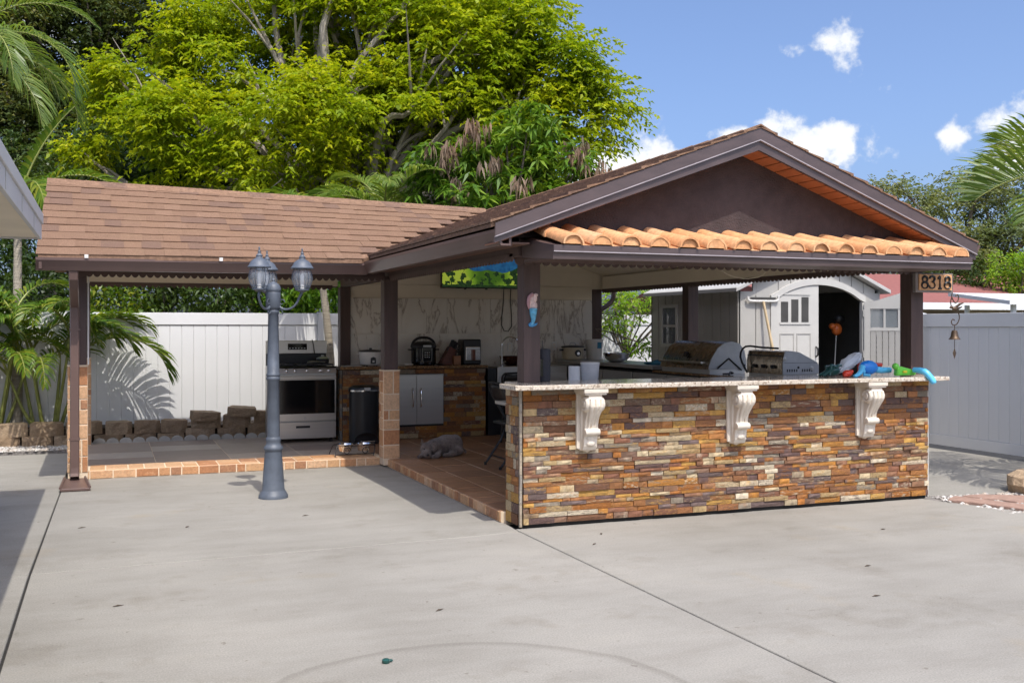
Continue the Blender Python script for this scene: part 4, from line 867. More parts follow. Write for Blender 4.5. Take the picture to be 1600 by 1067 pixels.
a_ = thing('plastic_bucket', 'white plastic bucket with blue label at the back corner post', 'bucket', (6.28, 12.95, 1.046))
bx_, by_ = 6.26, 12.93
obj('bucket', MB().lathe([(.10, 0), (.105, .005), (.125, .26), (.132, .262), (.132, .275), (.120, .275), (.10, .02), (.001, .018)], (bx_, by_, 1.046), 28), M['white_plastic'], a_, smooth=True)
vs = [(bx_+.127*math.sin(t)*k_, by_-.127*math.cos(t)*k_, 1.046+z_) for z_, k_ in ((.15, .96), (.235, 1.0)) for t in [(-.1+i*.12) for i in range(6)]]
obj('label', MB().add(vs, [(i, i+1, 7+i, 6+i) for i in range(5)]), pm('blue_print', (.05, .22, .36), .4), a_)
a_ = tag(obj('mixing_bowl', MB().lathe([(.075, 0), (.09, .004), (.145, .05), (.168, .11), (.176, .112), (.166, .114), (.14, .055), (.08, .012), (.001, .01)], (6.0, 11.75, 1.046), 32), M['chrome'], smooth=True), 'large stainless mixing bowl on the steel counter', 'bowl')
tag(obj('serving_spatula', MB().box(-.07, .07, -.01, .01, 0, .006).box(.07, .17, -.035, .035, 0, .004), M['blackmetal']), 'dark spatula resting across the mixing bowl', 'spatula').matrix_basis = Matrix.Translation((5.92, 11.70, 1.178)) @ Matrix.Rotation(R(-20), 4, 'Z') @ Matrix.Rotation(R(12), 4, 'Y')
q = MB()
for k in range(5): q.ell((6.02+random.uniform(-.05, .05), 10.75+random.uniform(-.15, .15), 1.062), (.07, .11, .018+.006*k), 12, 6, Matrix.Rotation(random.uniform(0, 3), 3, 'Z'))
tag(obj('folded_towel', q, pm('blue_towel', (.04, .20, .32), .9, var=.3, bump=.6), smooth=True), 'crumpled blue towel lying next to the large grill', 'towel')
# speaker, pitcher and paper towel behind the bar
a_ = thing('speaker', 'dark grey cylindrical speaker standing on the bar beside the corner post', 'speaker', (3.12, 7.34, 1.066))
obj('body', MB().lathe([(.05, 0), (.054, .01), (.055, .235), (.050, .25), (.02, .252)], (3.13, 7.36, 1.066), 20), pm('speaker_cloth', (.035, .035, .042), .8, bump=.4, bscale=300), a_, smooth=True)
obj('side_panel', bl(3.082, 3.098, 7.295, 7.32, 1.11, 1.24), M['blackgloss'], a_)
obj('aerial', MB().cyl((3.12, 7.36, 1.316), (3.12, 7.36, 1.38), .003, n=6), M['blackmetal'], a_)
tag(obj('paper_towel_roll', MB().lathe([(.018, 0), (.05, .001), (.05, .28), (.018, .281)], (3.56, 7.72, .886), 24), pm('paper', (.78, .77, .75), .9, var=.03), smooth=True), 'white paper towel roll standing behind the bar top', 'paper towel')
a_ = thing('plastic_pitcher', 'translucent white tapered plastic container behind the bar top', 'container', (3.67, 7.7, .886))
obj('vessel', MB().lathe([(.055, 0), (.058, .004), (.078, .30), (.074, .30), (.054, .01), (.001, .01)], (3.67, 7.66, .886), 20), pm('frosted_plastic', (.55, .55, .55), .3), a_, smooth=True)
obj('lid', MB().lathe([(.080, .30), (.080, .31), (.07, .315), (.001, .316)], (3.67, 7.66, .886), 20), M['white_plastic'], a_, smooth=True)
# ---------------------------------------------------------------- television
def tvm():
    m, t, p = _new('tv_landscape')
    tc = t.nodes.new('ShaderNodeTexCoord'); sp = t.nodes.new('ShaderNodeSeparateXYZ'); t.links.new(tc.outputs['Object'], sp.inputs[0])
    x, z = sp.outputs[0], sp.outputs[2]; n1 = _noise(t, 3.2, 3, .5); n2 = _noise(t, 11, 5, .6); n3 = _noise(t, 30, 4, .6)
    def wave(f, ph, a): return _math(t, 'MULTIPLY', _math(t, 'SINE', _math(t, 'ADD', _math(t, 'MULTIPLY', x, f), ph)), a)
    meadow = _ramp(t, _math(t, 'ADD', wave(6, 1, .3), n1), [(.25, (.04, .10, .01)), (.5, (.15, .27, .02)), (.75, (.30, .38, .04))])
    trees = _ramp(t, n3, [(.3, (.004, .015, .008)), (.7, (.02, .05, .012))])
    tm = _math(t, 'GREATER_THAN', _math(t, 'ADD', n2, _math(t, 'MULTIPLY', n1, .4)), .735); c = _mix(t, tm, meadow, trees)
    mt = _ramp(t, n2, [(.3, (.006, .04, .12)), (.7, (.02, .12, .26))])
    ridge = _math(t, 'ADD', _math(t, 'ADD', 2.275, wave(5.2, -20.6, .05)), _math(t, 'ADD', wave(13, 2, .018), _math(t, 'MULTIPLY', _math(t, 'SUBTRACT', n1, .5), .12)))
    c = _mix(t, _math(t, 'GREATER_THAN', z, ridge), c, mt)
    low = _math(t, 'LESS_THAN', z, _math(t, 'ADD', 2.02, _math(t, 'MULTIPLY', n2, .07))); c = _mix(t, low, c, trees)
    t.links.new(c, p.inputs['Base Color']); t.links.new(c, p.inputs['Emission Color']); p.inputs['Emission Strength'].default_value = .4; p.inputs['Roughness'].default_value = .2; return m
TV = thing('television', 'wall mounted flat television showing green hills and blue mountains', 'television', (4.7, 13.15, 2.0))
obj('housing', bl(4.11, 5.30, 13.11, 13.16, 2.005, 2.585), M['black'], TV, bevel=.004)
obj('screen', bl(4.122, 5.288, 13.105, 13.1095, 2.02, 2.573), tvm(), TV)
obj('wall_bracket', bl(4.5, 4.9, 13.161, 13.214, 2.15, 2.4), M['black'], TV)
for x in (4.45, 4.75): obj('foot_mount', bl(x-.012, x+.012, 13.12, 13.15, 1.99, 2.004), M['black'], TV)
tag(obj('tv_cable', MB().tube([(5.02, 13.18, 2.004), (5.02, 13.195, 1.85), (5.0, 13.198, 1.65), (4.99, 13.198, 1.52), (5.03, 13.198, 1.44), (5.09, 13.198, 1.43), (5.14, 13.198, 1.50), (5.14, 13.198, 1.65), (5.12, 13.195, 1.85), (5.12, 13.18, 2.004)], .006, 6), M['black']), 'black cable looping down the marble under the television', 'cable')
# ---------------------------------------------------------------- grills
def grill(name, label, y0, y1, xa, xb, zb, h, hood):
    g_ = thing(name, label, 'grill', ((xa+xb)/2, (y0+y1)/2, zb)); D = xb-xa
    if hood:   # round roll-top hood; front faces -x, side plates face +-y
        prof = [(xa, zb+.05), (xa+.01, zb+.10), (xa+.09*D, zb+.5*h), (xa+.24*D, zb+.80*h), (xa+.42*D, zb+.96*h), (xa+.62*D, zb+h), (xa+.82*D, zb+.93*h), (xa+.95*D, zb+.72*h), (xb, zb+.40*h), (xb, zb+.05)]
    else:
        prof = [(xa, zb+.05), (xa, zb+.62*h), (xa+.06*D, zb+.97*h), (xa+.2*D, zb+h), (xa+.45*D, zb+.95*h), (xa+.93*D, zb+.62*h), (xb, zb+.5*h), (xb, zb+.05)]
    obj('firebox', bl(xa+.02, xb-.01, y0+.01, y1-.01, zb, zb+.06), M['steel_dull'], g_)
    hd = obj('hood', MB().prism(prof, y0+.012, y1-.012), M['grill_steel'], g_, smooth=True)
    pl = obj('side_plate', MB().prism([(x, z) for x, z in prof], y0-.004, y0+.0115), M['plate_grey'], g_, bevel=.003); obj('side_plate', MB().prism(prof, y1-.0115, y1+.004), M['plate_grey'], g_, bevel=.003)
    if hood:
        obj('handle', MB().tube([(xa-.045, y0+.06, zb+.12), (xa-.045, y1-.06, zb+.12)], .013, 10), M['steel'], g_, smooth=True)
        for y in (y0+.10, y1-.10): obj('handle_bracket', bl(xa-.045, xa+.015, y-.012, y+.012, zb+.11, zb+.13), M['steel'], g_)
        obj('thermometer', MB().cyl((xa+.02, (y0+y1)/2, zb+.20), (xa+.055, (y0+y1)/2, zb+.195), .03, n=16), M['black'], g_)
        obj('hinge_arm', MB().tube([(xa+.22*D, y0-.010, zb+.06), (xa+.52*D, y0-.010, zb+.42*h+.02), (xa+.86*D, y0-.010, zb+.04)], .009, 6), M['black'], pl)
        obj('hinge_bolt', MB().cyl((xa+.93*D, y0-.003, zb+.09), (xa+.93*D, y0-.014, zb+.09), .013, n=10), M['black'], pl)
    else:
        obj('front_seam', bl(xa-.004, xa-.0005, y0+.02, y1-.02, zb+.80*h, zb+.84*h), M['black'], g_)
        for k in range(3): obj('knob', MB().cyl((xa-.03, y0+.14+k*(y1-y0-.28)/2, zb+.12), (xa+.002, y0+.14+k*(y1-y0-.28)/2, zb+.12), .018, n=12), M['black'], g_)
        for k in range(5):
            for s in (0, 1): obj('vent_slot', bl(xa+.10*D+s*.42*D+k*.026, xa+.10*D+s*.42*D+k*.026+.012, y0-.0065, y0-.0045, zb+.075, zb+.10), M['black'], pl)
        obj('vent_hole', MB().cyl((xa+.42*D, y0-.0045, zb+.115), (xa+.42*D, y0-.007, zb+.115), .012, n=12), M['black'], pl)
        obj('plate_seam', bl(xa+.01, xb-.01, y0-.006, y0-.0045, zb+.58*h, zb+.59*h), M['black'], pl)
        for x, z in ((xa+.05*D, zb+.72*h), (xa+.80*D, zb+.40*h)): obj('bolt', MB().lathe([(.022, 0), (.022, .004), (.012, .005), (.012, .010), (.001, .011)], (0, 0, 0), 12), M['steel_dull'], pl).matrix_basis = Matrix.Translation((x, y0-.0045, z)) @ Matrix.Rotation(R(90), 4, 'X')
        obj('gas_hose', MB().tube([(xa-.03, y1-.05, zb+.05), (xa-.06, y1+.02, zb+.20), (xa+.02, y1+.05, zb+.30), (xa+.18, y1+.0, zb+h+.02), (xa+.30, y1-.1, zb+h+.012)], .010, 8), M['black'], g_, smooth=True)
M['grill_steel'] = pm('brown_reflection_steel', (.30, .24, .18), .27, .95, var=.22, scale=5, stretch=(.5, 9, 1), rvar=.08)  # brownish reflection on the hoods is put into the steel's base colour
M['plate_grey'] = pm('grey_cast_plate', (.42, .43, .44), .45, .3, var=.12)
grill('roll_top_grill', 'large stainless grill with rounded hood and grey side plate', 9.27, 10.28, 5.80, 6.26, .996, .34, True)
grill('griddle_grill', 'smaller boxy stainless grill with vented grey side plate', 8.0, 8.58, 5.80, 6.20, .996, .27, False)
tag(obj('barbecue_tongs', MB().tube([(5.86, 8.98, 1.0), (5.92, 9.05, 1.03), (6.0, 9.12, 1.01), (5.9, 9.16, 1.005)], .008, 6), M['black']), 'black tongs lying between the two grills', 'tongs')
# ---------------------------------------------------------------- toys on the bar
BT = 1.066
TB, TGn, TL, TR, TDG = (pm(n_, c_, .3, var=.08, spec=.5) for n_, c_ in (('blue_plastic', (.02, .22, .68)), ('green_plastic', (.16, .62, .06)), ('sky_plastic', (.12, .52, .80)), ('red_plastic', (.62, .05, .02)), ('dark_green_plastic', (.015, .07, .06))))
a_ = thing('water_gun', 'blue plastic water gun with round tank on the bar top', 'toy', (6.05, 7.1, BT))
obj('tank', MB().ell((6.03, 7.12, BT+.075), (.095, .05, .062)), TB, a_, smooth=True)
obj('grip', MB().tube([(5.95, 7.10, BT+.08), (5.90, 7.06, BT+.045), (5.84, 7.03, BT+.018), (5.80, 7.02, BT+.012)], [.028, .022, .016, .010], 8), TL, a_, smooth=True)
obj('trigger_guard', MB().tube([(5.95, 7.08, BT+.05), (5.93, 7.05, BT+.016), (5.98, 7.04, BT+.012)], [.016, .014, .012], 8), TL, a_, smooth=True)
obj('barrel', MB().tube([(6.10, 7.13, BT+.06), (6.18, 7.13, BT+.05), (6.27, 7.13, BT+.05)], [.030, .028, .024], 10), TL, a_, smooth=True)
a_ = thing('toy_blaster', 'lime green plastic toy blaster with sky blue pump hanging over the bar edge', 'toy', (6.35, 7.05, BT))
obj('body', MB().prism([(6.24, BT+.006), (6.44, BT+.006), (6.46, BT+.035), (6.40, BT+.06), (6.29, BT+.085), (6.25, BT+.08)], 7.01, 7.06), TGn, a_, bevel=.012)
obj('knob', MB().ell((6.25, 7.04, BT+.085), (.03, .03, .028)), TGn, a_, smooth=True)
obj('yellow_trigger', bl(6.30, 6.34, 7.0, 7.009, BT+.03, BT+.05), pm('yellow_plastic', (.7, .6, .04), .35), a_)
obj('pump', MB().tube([(6.40, 6.99, BT+.055), (6.43, 6.90, BT+.045), (6.455, 6.855, BT-.005), (6.47, 6.84, BT-.04), (6.475, 6.835, BT-.055)], [.022, .028, .027, .026, .018], 10), TL, a_, smooth=True)
tag(obj('toy_baton', MB().tube([(6.06, 7.28, BT+.09), (6.18, 7.28, BT+.095), (6.30, 7.27, BT+.09)], .017, 8).tube([(6.06, 7.28, BT+.09), (6.06, 7.27, BT+.005)], .012, 6), TR, smooth=True), 'red plastic toy propped behind the blue water gun', 'toy')
tag(obj('toy_figure', MB().ell((5.78, 7.08, BT+.03), (.045, .035, .03)).ell((5.81, 7.07, BT+.045), (.02, .02, .018)).ell((5.75, 7.07, BT+.018), (.025, .02, .018)), TR, smooth=True), 'small red plastic toy at the foot of the clear bag', 'toy')
q = MB()
for k in range(7): q.tube([(5.60+random.uniform(0, .06), 7.2+random.uniform(-.05, .05), BT+.01), (5.68+random.uniform(-.03, .03), 7.2+random.uniform(-.06, .06), BT+.05+.05*random.random()), (5.78+random.uniform(-.03, .03), 7.2+random.uniform(-.05, .05), BT+.06+.04*random.random())], .011, 6)
q.ell((5.73, 7.21, BT+.05), (.07, .05, .045))
tag(obj('string_bundle', q, TDG, smooth=True), 'tangled dark green garden toy beside the griddle grill', 'toy')
q = MB(); rr = random.Random(5); ex = Matrix.Rotation(R(-32), 3, 'Y'); nn = 18; mm_ = 12
for j in range(mm_+1):
    for k in range(nn):
        ph = math.pi*j/mm_; t = 2*math.pi*k/nn; r_ = 1+.22*mnoise.noise(Vector((math.cos(t)*2.2, math.sin(t)*2.2, ph*2.4)))
        p = ex @ Vector((.135*math.cos(ph)*r_, .05*math.sin(ph)*math.cos(t)*r_, .055*math.sin(ph)*math.sin(t)*r_)); q.v.append((5.93+p.x, 7.24+p.y, BT+.115+p.z))
q.f = [(j*nn+k, (j+1)*nn+k, (j+1)*nn+(k+1) % nn, j*nn+(k+1) % nn) for j in range(mm_) for k in range(nn)]
tag(obj('plastic_bag', q, glassm('clear_bag', (.85, .88, .9), .15, .55)), 'crumpled clear plastic bag heaped on the bar top toys', 'bag')
# ---------------------------------------------------------------- house number plaque
NP = thing('house_number', 'terracotta house number plaque reading 8318 in a grey frame under the awning', 'sign', (6.75, 7.1, 1.79))
obj('frame', bl(6.545, 6.965, 7.125, 7.165, 1.788, 1.958), pm('weathered_frame', (.20, .17, .15), .8, var=.3, bump=.5), NP, bevel=.006)
obj('tile', bl(6.575, 6.940, 7.112, 7.1245, 1.808, 1.945), M['terracotta'], NP, bevel=.003)
def digit_strokes(ch):
    s8 = [(.5+.30*math.cos(a), .73+.23*math.sin(a)) for a in [math.pi*2*k/14 for k in range(14)]], [(.5+.38*math.cos(a), .26+.26*math.sin(a)) for a in [math.pi*2*k/14 for k in range(14)]]
    if ch == '8': return [(s8[0], True), (s8[1], True)]
    if ch == '3': return [([(.16, .80), (.25, .94), (.5, 1.0), (.75, .92), (.80, .76), (.68, .60), (.45, .54), (.70, .48), (.86, .30), (.76, .08), (.5, 0), (.22, .06), (.10, .24)], False)]
    return [([(.28, .80), (.46, .90), (.56, 1.0), (.54, .6), (.54, .02)], False), ([(.34, .01), (.74, .01)], False)]
for i, ch in enumerate('8318'):
    q = MB(); ox = 6.588+i*.082+(.006 if i == 3 else 0)
    for pts, cl in digit_strokes(ch):
        L = len(pts); q.tube([(ox+u*.088, 7.107, 1.822+v*.108) for u, v in pts], [.0085+.003*math.sin(math.pi*k/max(1, L-1)*2) for k in range(L)], 8, cl)
    obj('digit', q, M['black'], NP, smooth=True)
for x in (6.62, 6.88): obj('hanger', MB().box(x-.006, x+.006, 7.14, 7.15, 1.957, 2.001), M['blackmetal'], NP)
# ---------------------------------------------------------------- bell hanging on scrolled hook
BR = pm('aged_bronze', (.11, .075, .05), .5, .7, var=.3, scale=14)
WB = thing('garden_bell', 'bronze bell with pendant hanging from a scrolled bird hook', 'wind bell', (6.99, 7.14, 1.23))
hx, hy = 6.985, 7.135
obj('top_scroll', MB().tube([(hx-.02, hy, 1.792), (hx-.025, hy, 1.75), (hx+.01, hy, 1.70), (hx+.045, hy, 1.72), (hx+.05, hy, 1.76), (hx+.03, hy, 1.775), (hx+.02, hy, 1.755)], .005, 6).tube([(hx-.02, hy, 1.792), (6.93, hy+.01, 1.81)], .005, 6).tube([(hx-.025, hy, 1.75), (hx-.04, hy, 1.70), (hx-.02, hy, 1.655), (hx+.0, hy, 1.64)], .005, 6), BR, WB, smooth=True)
q = MB().ell((hx+.015, hy, 1.65), (.038, .016, .018)).ell((hx-.03, hy, 1.66), (.016, .014, .014)).tube([(hx-.04, hy, 1.66), (hx-.06, hy, 1.655)], [.006, .001], 6).tube([(hx+.045, hy, 1.65), (hx+.09, hy, 1.665)], [.012, .004], 6).tube([(hx+.02, hy, 1.66), (hx+.05, hy-.02, 1.69), (hx+.08, hy-.03, 1.70)], [.012, .01, .003], 6)
obj('bird', q, BR, WB, smooth=True)
obj('lower_scroll', MB().tube([(hx+.01, hy, 1.635), (hx+.05, hy, 1.61), (hx+.06, hy, 1.56), (hx+.03, hy, 1.51), (hx-.015, hy, 1.505), (hx-.03, hy, 1.53), (hx-.015, hy, 1.555), (hx+.005, hy, 1.545)], .005, 6), BR, WB, smooth=True)
obj('chain', MB().tube([(hx+.005, hy, 1.506), (hx+.005, hy, 1.455)], .0035, 6), BR, WB)
obj('bell', MB().lathe([(.008, .085), (.022, .08), (.028, .06), (.032, .03), (.045, .008), (.056, 0), (.052, .001), (.028, .03), (.02, .07), (.001, .075)], (hx+.005, hy, 1.375), 20), BR, WB, smooth=True)
obj('clapper_wire', MB().tube([(hx+.005, hy, 1.44), (hx+.005, hy, 1.30)], .003, 6), BR, WB)
obj('pendant', MB().add([(hx+.005, hy, 1.305), (hx+.025, hy, 1.255), (hx+.005, hy, 1.20), (hx-.015, hy, 1.255), (hx+.005, hy-.006, 1.255), (hx+.005, hy+.006, 1.255)], [(0, 1, 4), (1, 2, 4), (2, 3, 4), (3, 0, 4), (1, 0, 5), (2, 1, 5), (3, 2, 5), (0, 3, 5)]), BR, WB)
# ---------------------------------------------------------------- mermaid-like wall ornament on the corner post
OR = thing('wall_ornament', 'painted pink and blue sea figure ornament hung on the corner post', 'ornament', (2.98, 7.21, 1.5))
ox, oy = 2.978, 7.212
obj('upper_figure', MB().ell((ox+.012, oy, 1.70), (.026, .012, .034)).ell((ox+.004, oy, 1.645), (.036, .012, .04)).ell((ox-.014, oy, 1.68), (.024, .010, .04)).ell((ox+.024, oy-.002, 1.725), (.02, .01, .014)), pm('shell_pink', (.72, .52, .46), .5, var=.3, scale=40), OR, smooth=True)
obj('hair', MB().tube([(ox+.0, oy-.006, 1.735), (ox-.028, oy-.005, 1.71), (ox-.036, oy-.004, 1.66), (ox-.03, oy-.004, 1.62)], [.012, .015, .013, .005], 8), pm('dusky_pink', (.50, .27, .27), .55), OR, smooth=True)
obj('tail', MB().tube([(ox+.006, oy, 1.625), (ox+.004, oy, 1.585), (ox+.006, oy, 1.545), (ox-.002, oy, 1.515), (ox-.012, oy, 1.502)], [.032, .027, .018, .012, .010], 10), pm('sea_blue', (.12, .40, .58), .4, var=.35, scale=60), OR, smooth=True)
obj('fin', MB().prism([(ox-.035, 1.505), (ox-.02, 1.522), (ox+.01, 1.512), (ox+.042, 1.516), (ox+.03, 1.497), (ox+.0, 1.485), (ox-.028, 1.488)], oy-.008, oy+.006), pm('deep_blue', (.05, .24, .45), .4), OR, bevel=.004)
# ================================================================ fences
def fence(label, p0, p1, n_out, top, board=.152, z0=-.02, posts=1.9):
    p0 = Vector((*p0, 0)); p1 = Vector((*p1, 0)); L = (p1-p0).length; u = (p1-p0)/L; ang = math.atan2(u.y, u.x)
    T = thing('vinyl_fence', label, 'fence', tuple(p0), ang)     # local x runs along the fence, -y is the side we see if n_out < 0
    s = n_out
    def part(name, *a): return obj(name, bl(*a), M['white_vinyl'], T, local=True, bevel=.003)
    n = math.ceil(L/posts)
    for i in range(n+1):
        x = min(L, i*posts); o = part('post', x-.06, x+.06, -.06, .06, z0, top-.004)
        obj('post_cap', MB().prism([(-.064, 0), (.064, 0), (.064, .008), (0, .016), (-.064, .008)], -.064, .064), M['white_vinyl'], o, local=True).location = (x, 0, top-.003)
    for i in range(n):
        a, b = i*posts+.061, min(L, (i+1)*posts)-.061
        part('top_rail', a, b, -.03, .03, top-.165, top-.005); part('bottom_rail', a, b, -.03, .03, .04, .165)
        k = round((b-a)/board); w_ = (b-a)/k
        bm = mesh('board', MB().cbox(.0006, w_-.0006, -.016, .016, .166, top-.166, .005, 'y'), M['white_vinyl'])
        for j in range(k):
            o = bpy.data.objects.new('board', bm); link(o, T, True); o.location = (a+j*w_, 0, 0)
            if s > 0: o.scale = (1, -1, 1)
fence('white vinyl privacy fence behind the pavilion and the raised planting bed', (-7.1, 14.55), (9.39, 14.55), -1, 1.685, posts=3.3)
fence('white vinyl privacy fence beside the bell and the concrete side path', (9.56, 10.35), (9.56, 3.15), -1, 1.655, posts=2.4)
# ================================================================ garden wall, edging, gravel
soil = obj('planting_bed', MB().prism([(-6, 14.5), (9.0, 14.5), (9.0, 14.2), (2.0, 13.86), (-.1, 13.98), (-.8, 14.1), (-6, 14.2)], -.05, .22, 'z'), M['soil'], kind='structure')
RW = thing('retaining_wall', 'tumbled tan concrete block retaining wall under the white fence', 'garden wall', (0, 13.9, 0))
def block_mesh(seed):
    rr = random.Random(seed); q = MB(); nx, nz = 6, 4; vs = []
    for j in range(nz):
        for i in range(nx):
            x = -.5+i/(nx-1); z = j/(nz-1); ed = i in (0, nx-1)
            vs.append((x, -.5+(.16 if ed else 0)+rr.uniform(-.05, .05), z*(1+rr.uniform(-.02, .02))))
    m = nx*nz; ring = list(range(nx))+[nx*(j+1)-1 for j in range(1, nz)]+[nx*(nz-1)+i for i in range(nx-2, -1, -1)]+[nx*j for j in range(nz-2, 0, -1)]
    vs += [(vs[i][0]*.80, .5, vs[i][2]) for i in ring]; n = len(ring)
    fs = [(j*nx+i, j*nx+i+1, (j+1)*nx+i+1, (j+1)*nx+i) for j in range(nz-1) for i in range(nx-1)]
    fs += [(ring[i], m+i, m+(i+1) % n, ring[(i+1) % n]) for i in range(n)]+[tuple(range(m, m+n))]
    q.add(vs, fs); return mesh('block', q, M['block'])
bms = [block_mesh(k) for k in range(6)]
def wall_y(x):
    if x < -.75: return 13.98
    if x < -.1: return 13.98-(x+.75)*.22
    return 13.83-.05*x+.05*math.sin(x*3.1)
for row in range(2):
    x = -2.6+row*.05; 
    while x < 1.95:
        w_ = random.uniform(.30, .385) if x > -.3 else random.uniform(.36, .44); hgt = .155
        o = bpy.data.objects.new('block', bms[random.randrange(6)]); link(o, RW)
        up = .0 if x < .9 else (.05 if x < 1.5 else .09)
        o.location = (x+w_/2, wall_y(x+w_/2)+random.uniform(-.035, .035)+.10+row*.012, -.01+row*(hgt+.008)+up+random.uniform(-.008, .008)*row)
        o.rotation_euler = (random.uniform(-.03, .03), random.uniform(-.05, .05) if x > .2 else random.uniform(-.015, .015), random.uniform(-.13, .13) if x > -.2 else random.uniform(-.04, .04))
        o.scale = (w_-.01, .24, hgt); x += w_+random.uniform(0, .025)
for x, rz in ((1.15, .3), (1.62, -.2)):
    o = bpy.data.objects.new('block', bms[2]); link(o, RW); o.location = (x, 13.78, .30 if x < 1.3 else .345); o.scale = (.36, .26, .11); o.rotation_euler = (.05, .06, rz)
ED = thing('scalloped_edging', 'row of small grey scalloped concrete edging pieces behind the grey floor', 'edging', (.8, 13.5, 0))
x = -.17; k = 0
while x < 1.82:
    prof = [(x+.004, .02)]+[(x+.075-.071*math.cos(math.pi*t/8), FZ+.008+.05*math.sin(math.pi*t/8)) for t in range(9)]+[(x+.146, .02)]
    y = 13.475+random.uniform(-.012, .012); o = obj('scallop_piece', MB().prism(prof, y, y+.05), M['concrete_edge'], ED, bevel=.004); x += .15; k += 1
def pebbles(name, label, spots, n, m, rad=(.010, .028)):
    q = MB(); base = [Vector(p) for p in ((1, 0, 0), (-1, 0, 0), (0, 1, 0), (0, -1, 0), (0, 0, 1), (.6, .6, .5), (-.6, .6, .4), (.6, -.6, .45), (-.6, -.6, .5))]
    fs = [(5, 4, 6), (5, 6, 2), (6, 4, 8), (6, 8, 1), (8, 4, 7), (8, 7, 3), (7, 4, 5), (7, 5, 0), (0, 5, 2), (2, 6, 1), (1, 8, 3), (3, 7, 0)]
    for _ in range(n):
        x0, x1, y0, y1, z_ = random.choices(spots, weights=[(s[1]-s[0])*(s[3]-s[2]) for s in spots])[0]
        r = random.uniform(*rad); c = Vector((random.uniform(x0, x1), random.uniform(y0, y1), z_)); rot = Matrix.Rotation(random.uniform(0, 6.3), 3, 'Z'); sv = Vector((r*random.uniform(.8, 1.4), r, r*random.uniform(.6, .9)))
        q.add([c+rot @ Vector((p.x*sv.x, p.y*sv.y, p.z*sv.z)) for p in base], fs)
    o = obj(name, q, m, kind='stuff'); tag(o, label, 'gravel'); return o
M['pebble'] = palm('river_pebble', [(.50, .47, .43), (.38, .35, .32), (.60, .57, .53), (.28, .25, .22), (.45, .38, .31)], .75, .3, 30, .3)
M['gravelbed'] = pm('gravel_bed', (.26, .235, .21), .9, var=.4, scale=60, bump=1, bscale=70, bdist=.02)
obj('gravel_path', MB().box(-6, -.385, 13.41, 14.2, -.03, .022).box(-.385, 1.9, 13.45, 13.95, -.03, .05), M['gravelbed'], kind='structure')
pebbles('gravel', 'pale pebbles strewn before the block wall and edging', [(-2.2, -.4, 13.40, 13.98, .026), (-.3, 1.9, 13.53, 13.74, .055)], 1500, M['pebble'])
obj('gravel_path', MB().prism([(6.62, 7.0), (7.0, 5.98), (14, 4.3), (14, 6.4), (9.4, 6.4), (8.2, 6.62), (7.7, 7.02), (7.2, 7.17), (6.68, 7.24)], -.04, -.012, 'z'), M['gravelbed'], kind='structure')
pebbles('gravel', 'loose pale gravel around the flagstones by the side path', [(6.7, 7.6, 6.2, 7.12, -.008), (7.4, 8.6, 5.9, 6.8, -.008)], 900, M['pebble'], (.008, .026))
M['flag'] = palm('pink_flagstone', [(.38, .23, .17), (.34, .22, .17), (.40, .27, .2)], .85, .3, 6, .8, 22, .012)
def flag(label, poly, h=.03, top=.012):
    n = len(poly); cx = sum(p[0] for p in poly)/n; cy = sum(p[1] for p in poly)/n; rr = random.Random(int(cx*100)); out = []
    for i in range(n):
        a, b = poly[i], poly[(i+1) % n]
        for t in (0, .33, .66): out.append((a[0]+(b[0]-a[0])*t+rr.uniform(-.02, .02), a[1]+(b[1]-a[1])*t+rr.uniform(-.02, .02)))
    tag(obj('flagstone', MB().prism(out, top-h, top, 'z'), M['flag'], bevel=.008), label, 'flagstone')
flag('long pinkish flagstone along the concrete patio edge by the bar end', [(6.72, 6.93), (7.02, 6.10), (7.28, 6.02), (7.12, 6.55), (6.90, 7.05)])
flag('broad pinkish flagstone between the gravel and the first long stone', [(6.98, 7.03), (7.18, 6.60), (7.62, 6.42), (7.66, 6.72), (7.25, 7.02)])
flag('pinkish flagstone at the outer end of the stepping stones', [(7.20, 6.50), (7.36, 6.02), (7.85, 5.92), (7.72, 6.35)])
q = MB(); nn, mm_ = 16, 8
for j in range(mm_+1):
    for k in range(nn):
        ph = math.pi*j/mm_; t = 2*math.pi*k/nn; d = Vector((math.sin(ph)*math.cos(t), math.sin(ph)*math.sin(t), math.cos(ph)))
        r_ = 1+.22*mnoise.noise(d*1.7+Vector((3, 1, 2))); zc = max(-.5, min(.62, d.z))
        q.v.append((7.90+.29*d.x*r_*1.15, 7.03+.22*d.y*r_*1.1, .07+.18*zc))
q.f = [(j*nn+k, (j+1)*nn+k, (j+1)*nn+(k+1) % nn, j*nn+(k+1) % nn) for j in range(mm_) for k in range(nn)]
tag(obj('boulder', q, M['block']), 'flat topped tan boulder beside the gravel and side path', 'boulder')
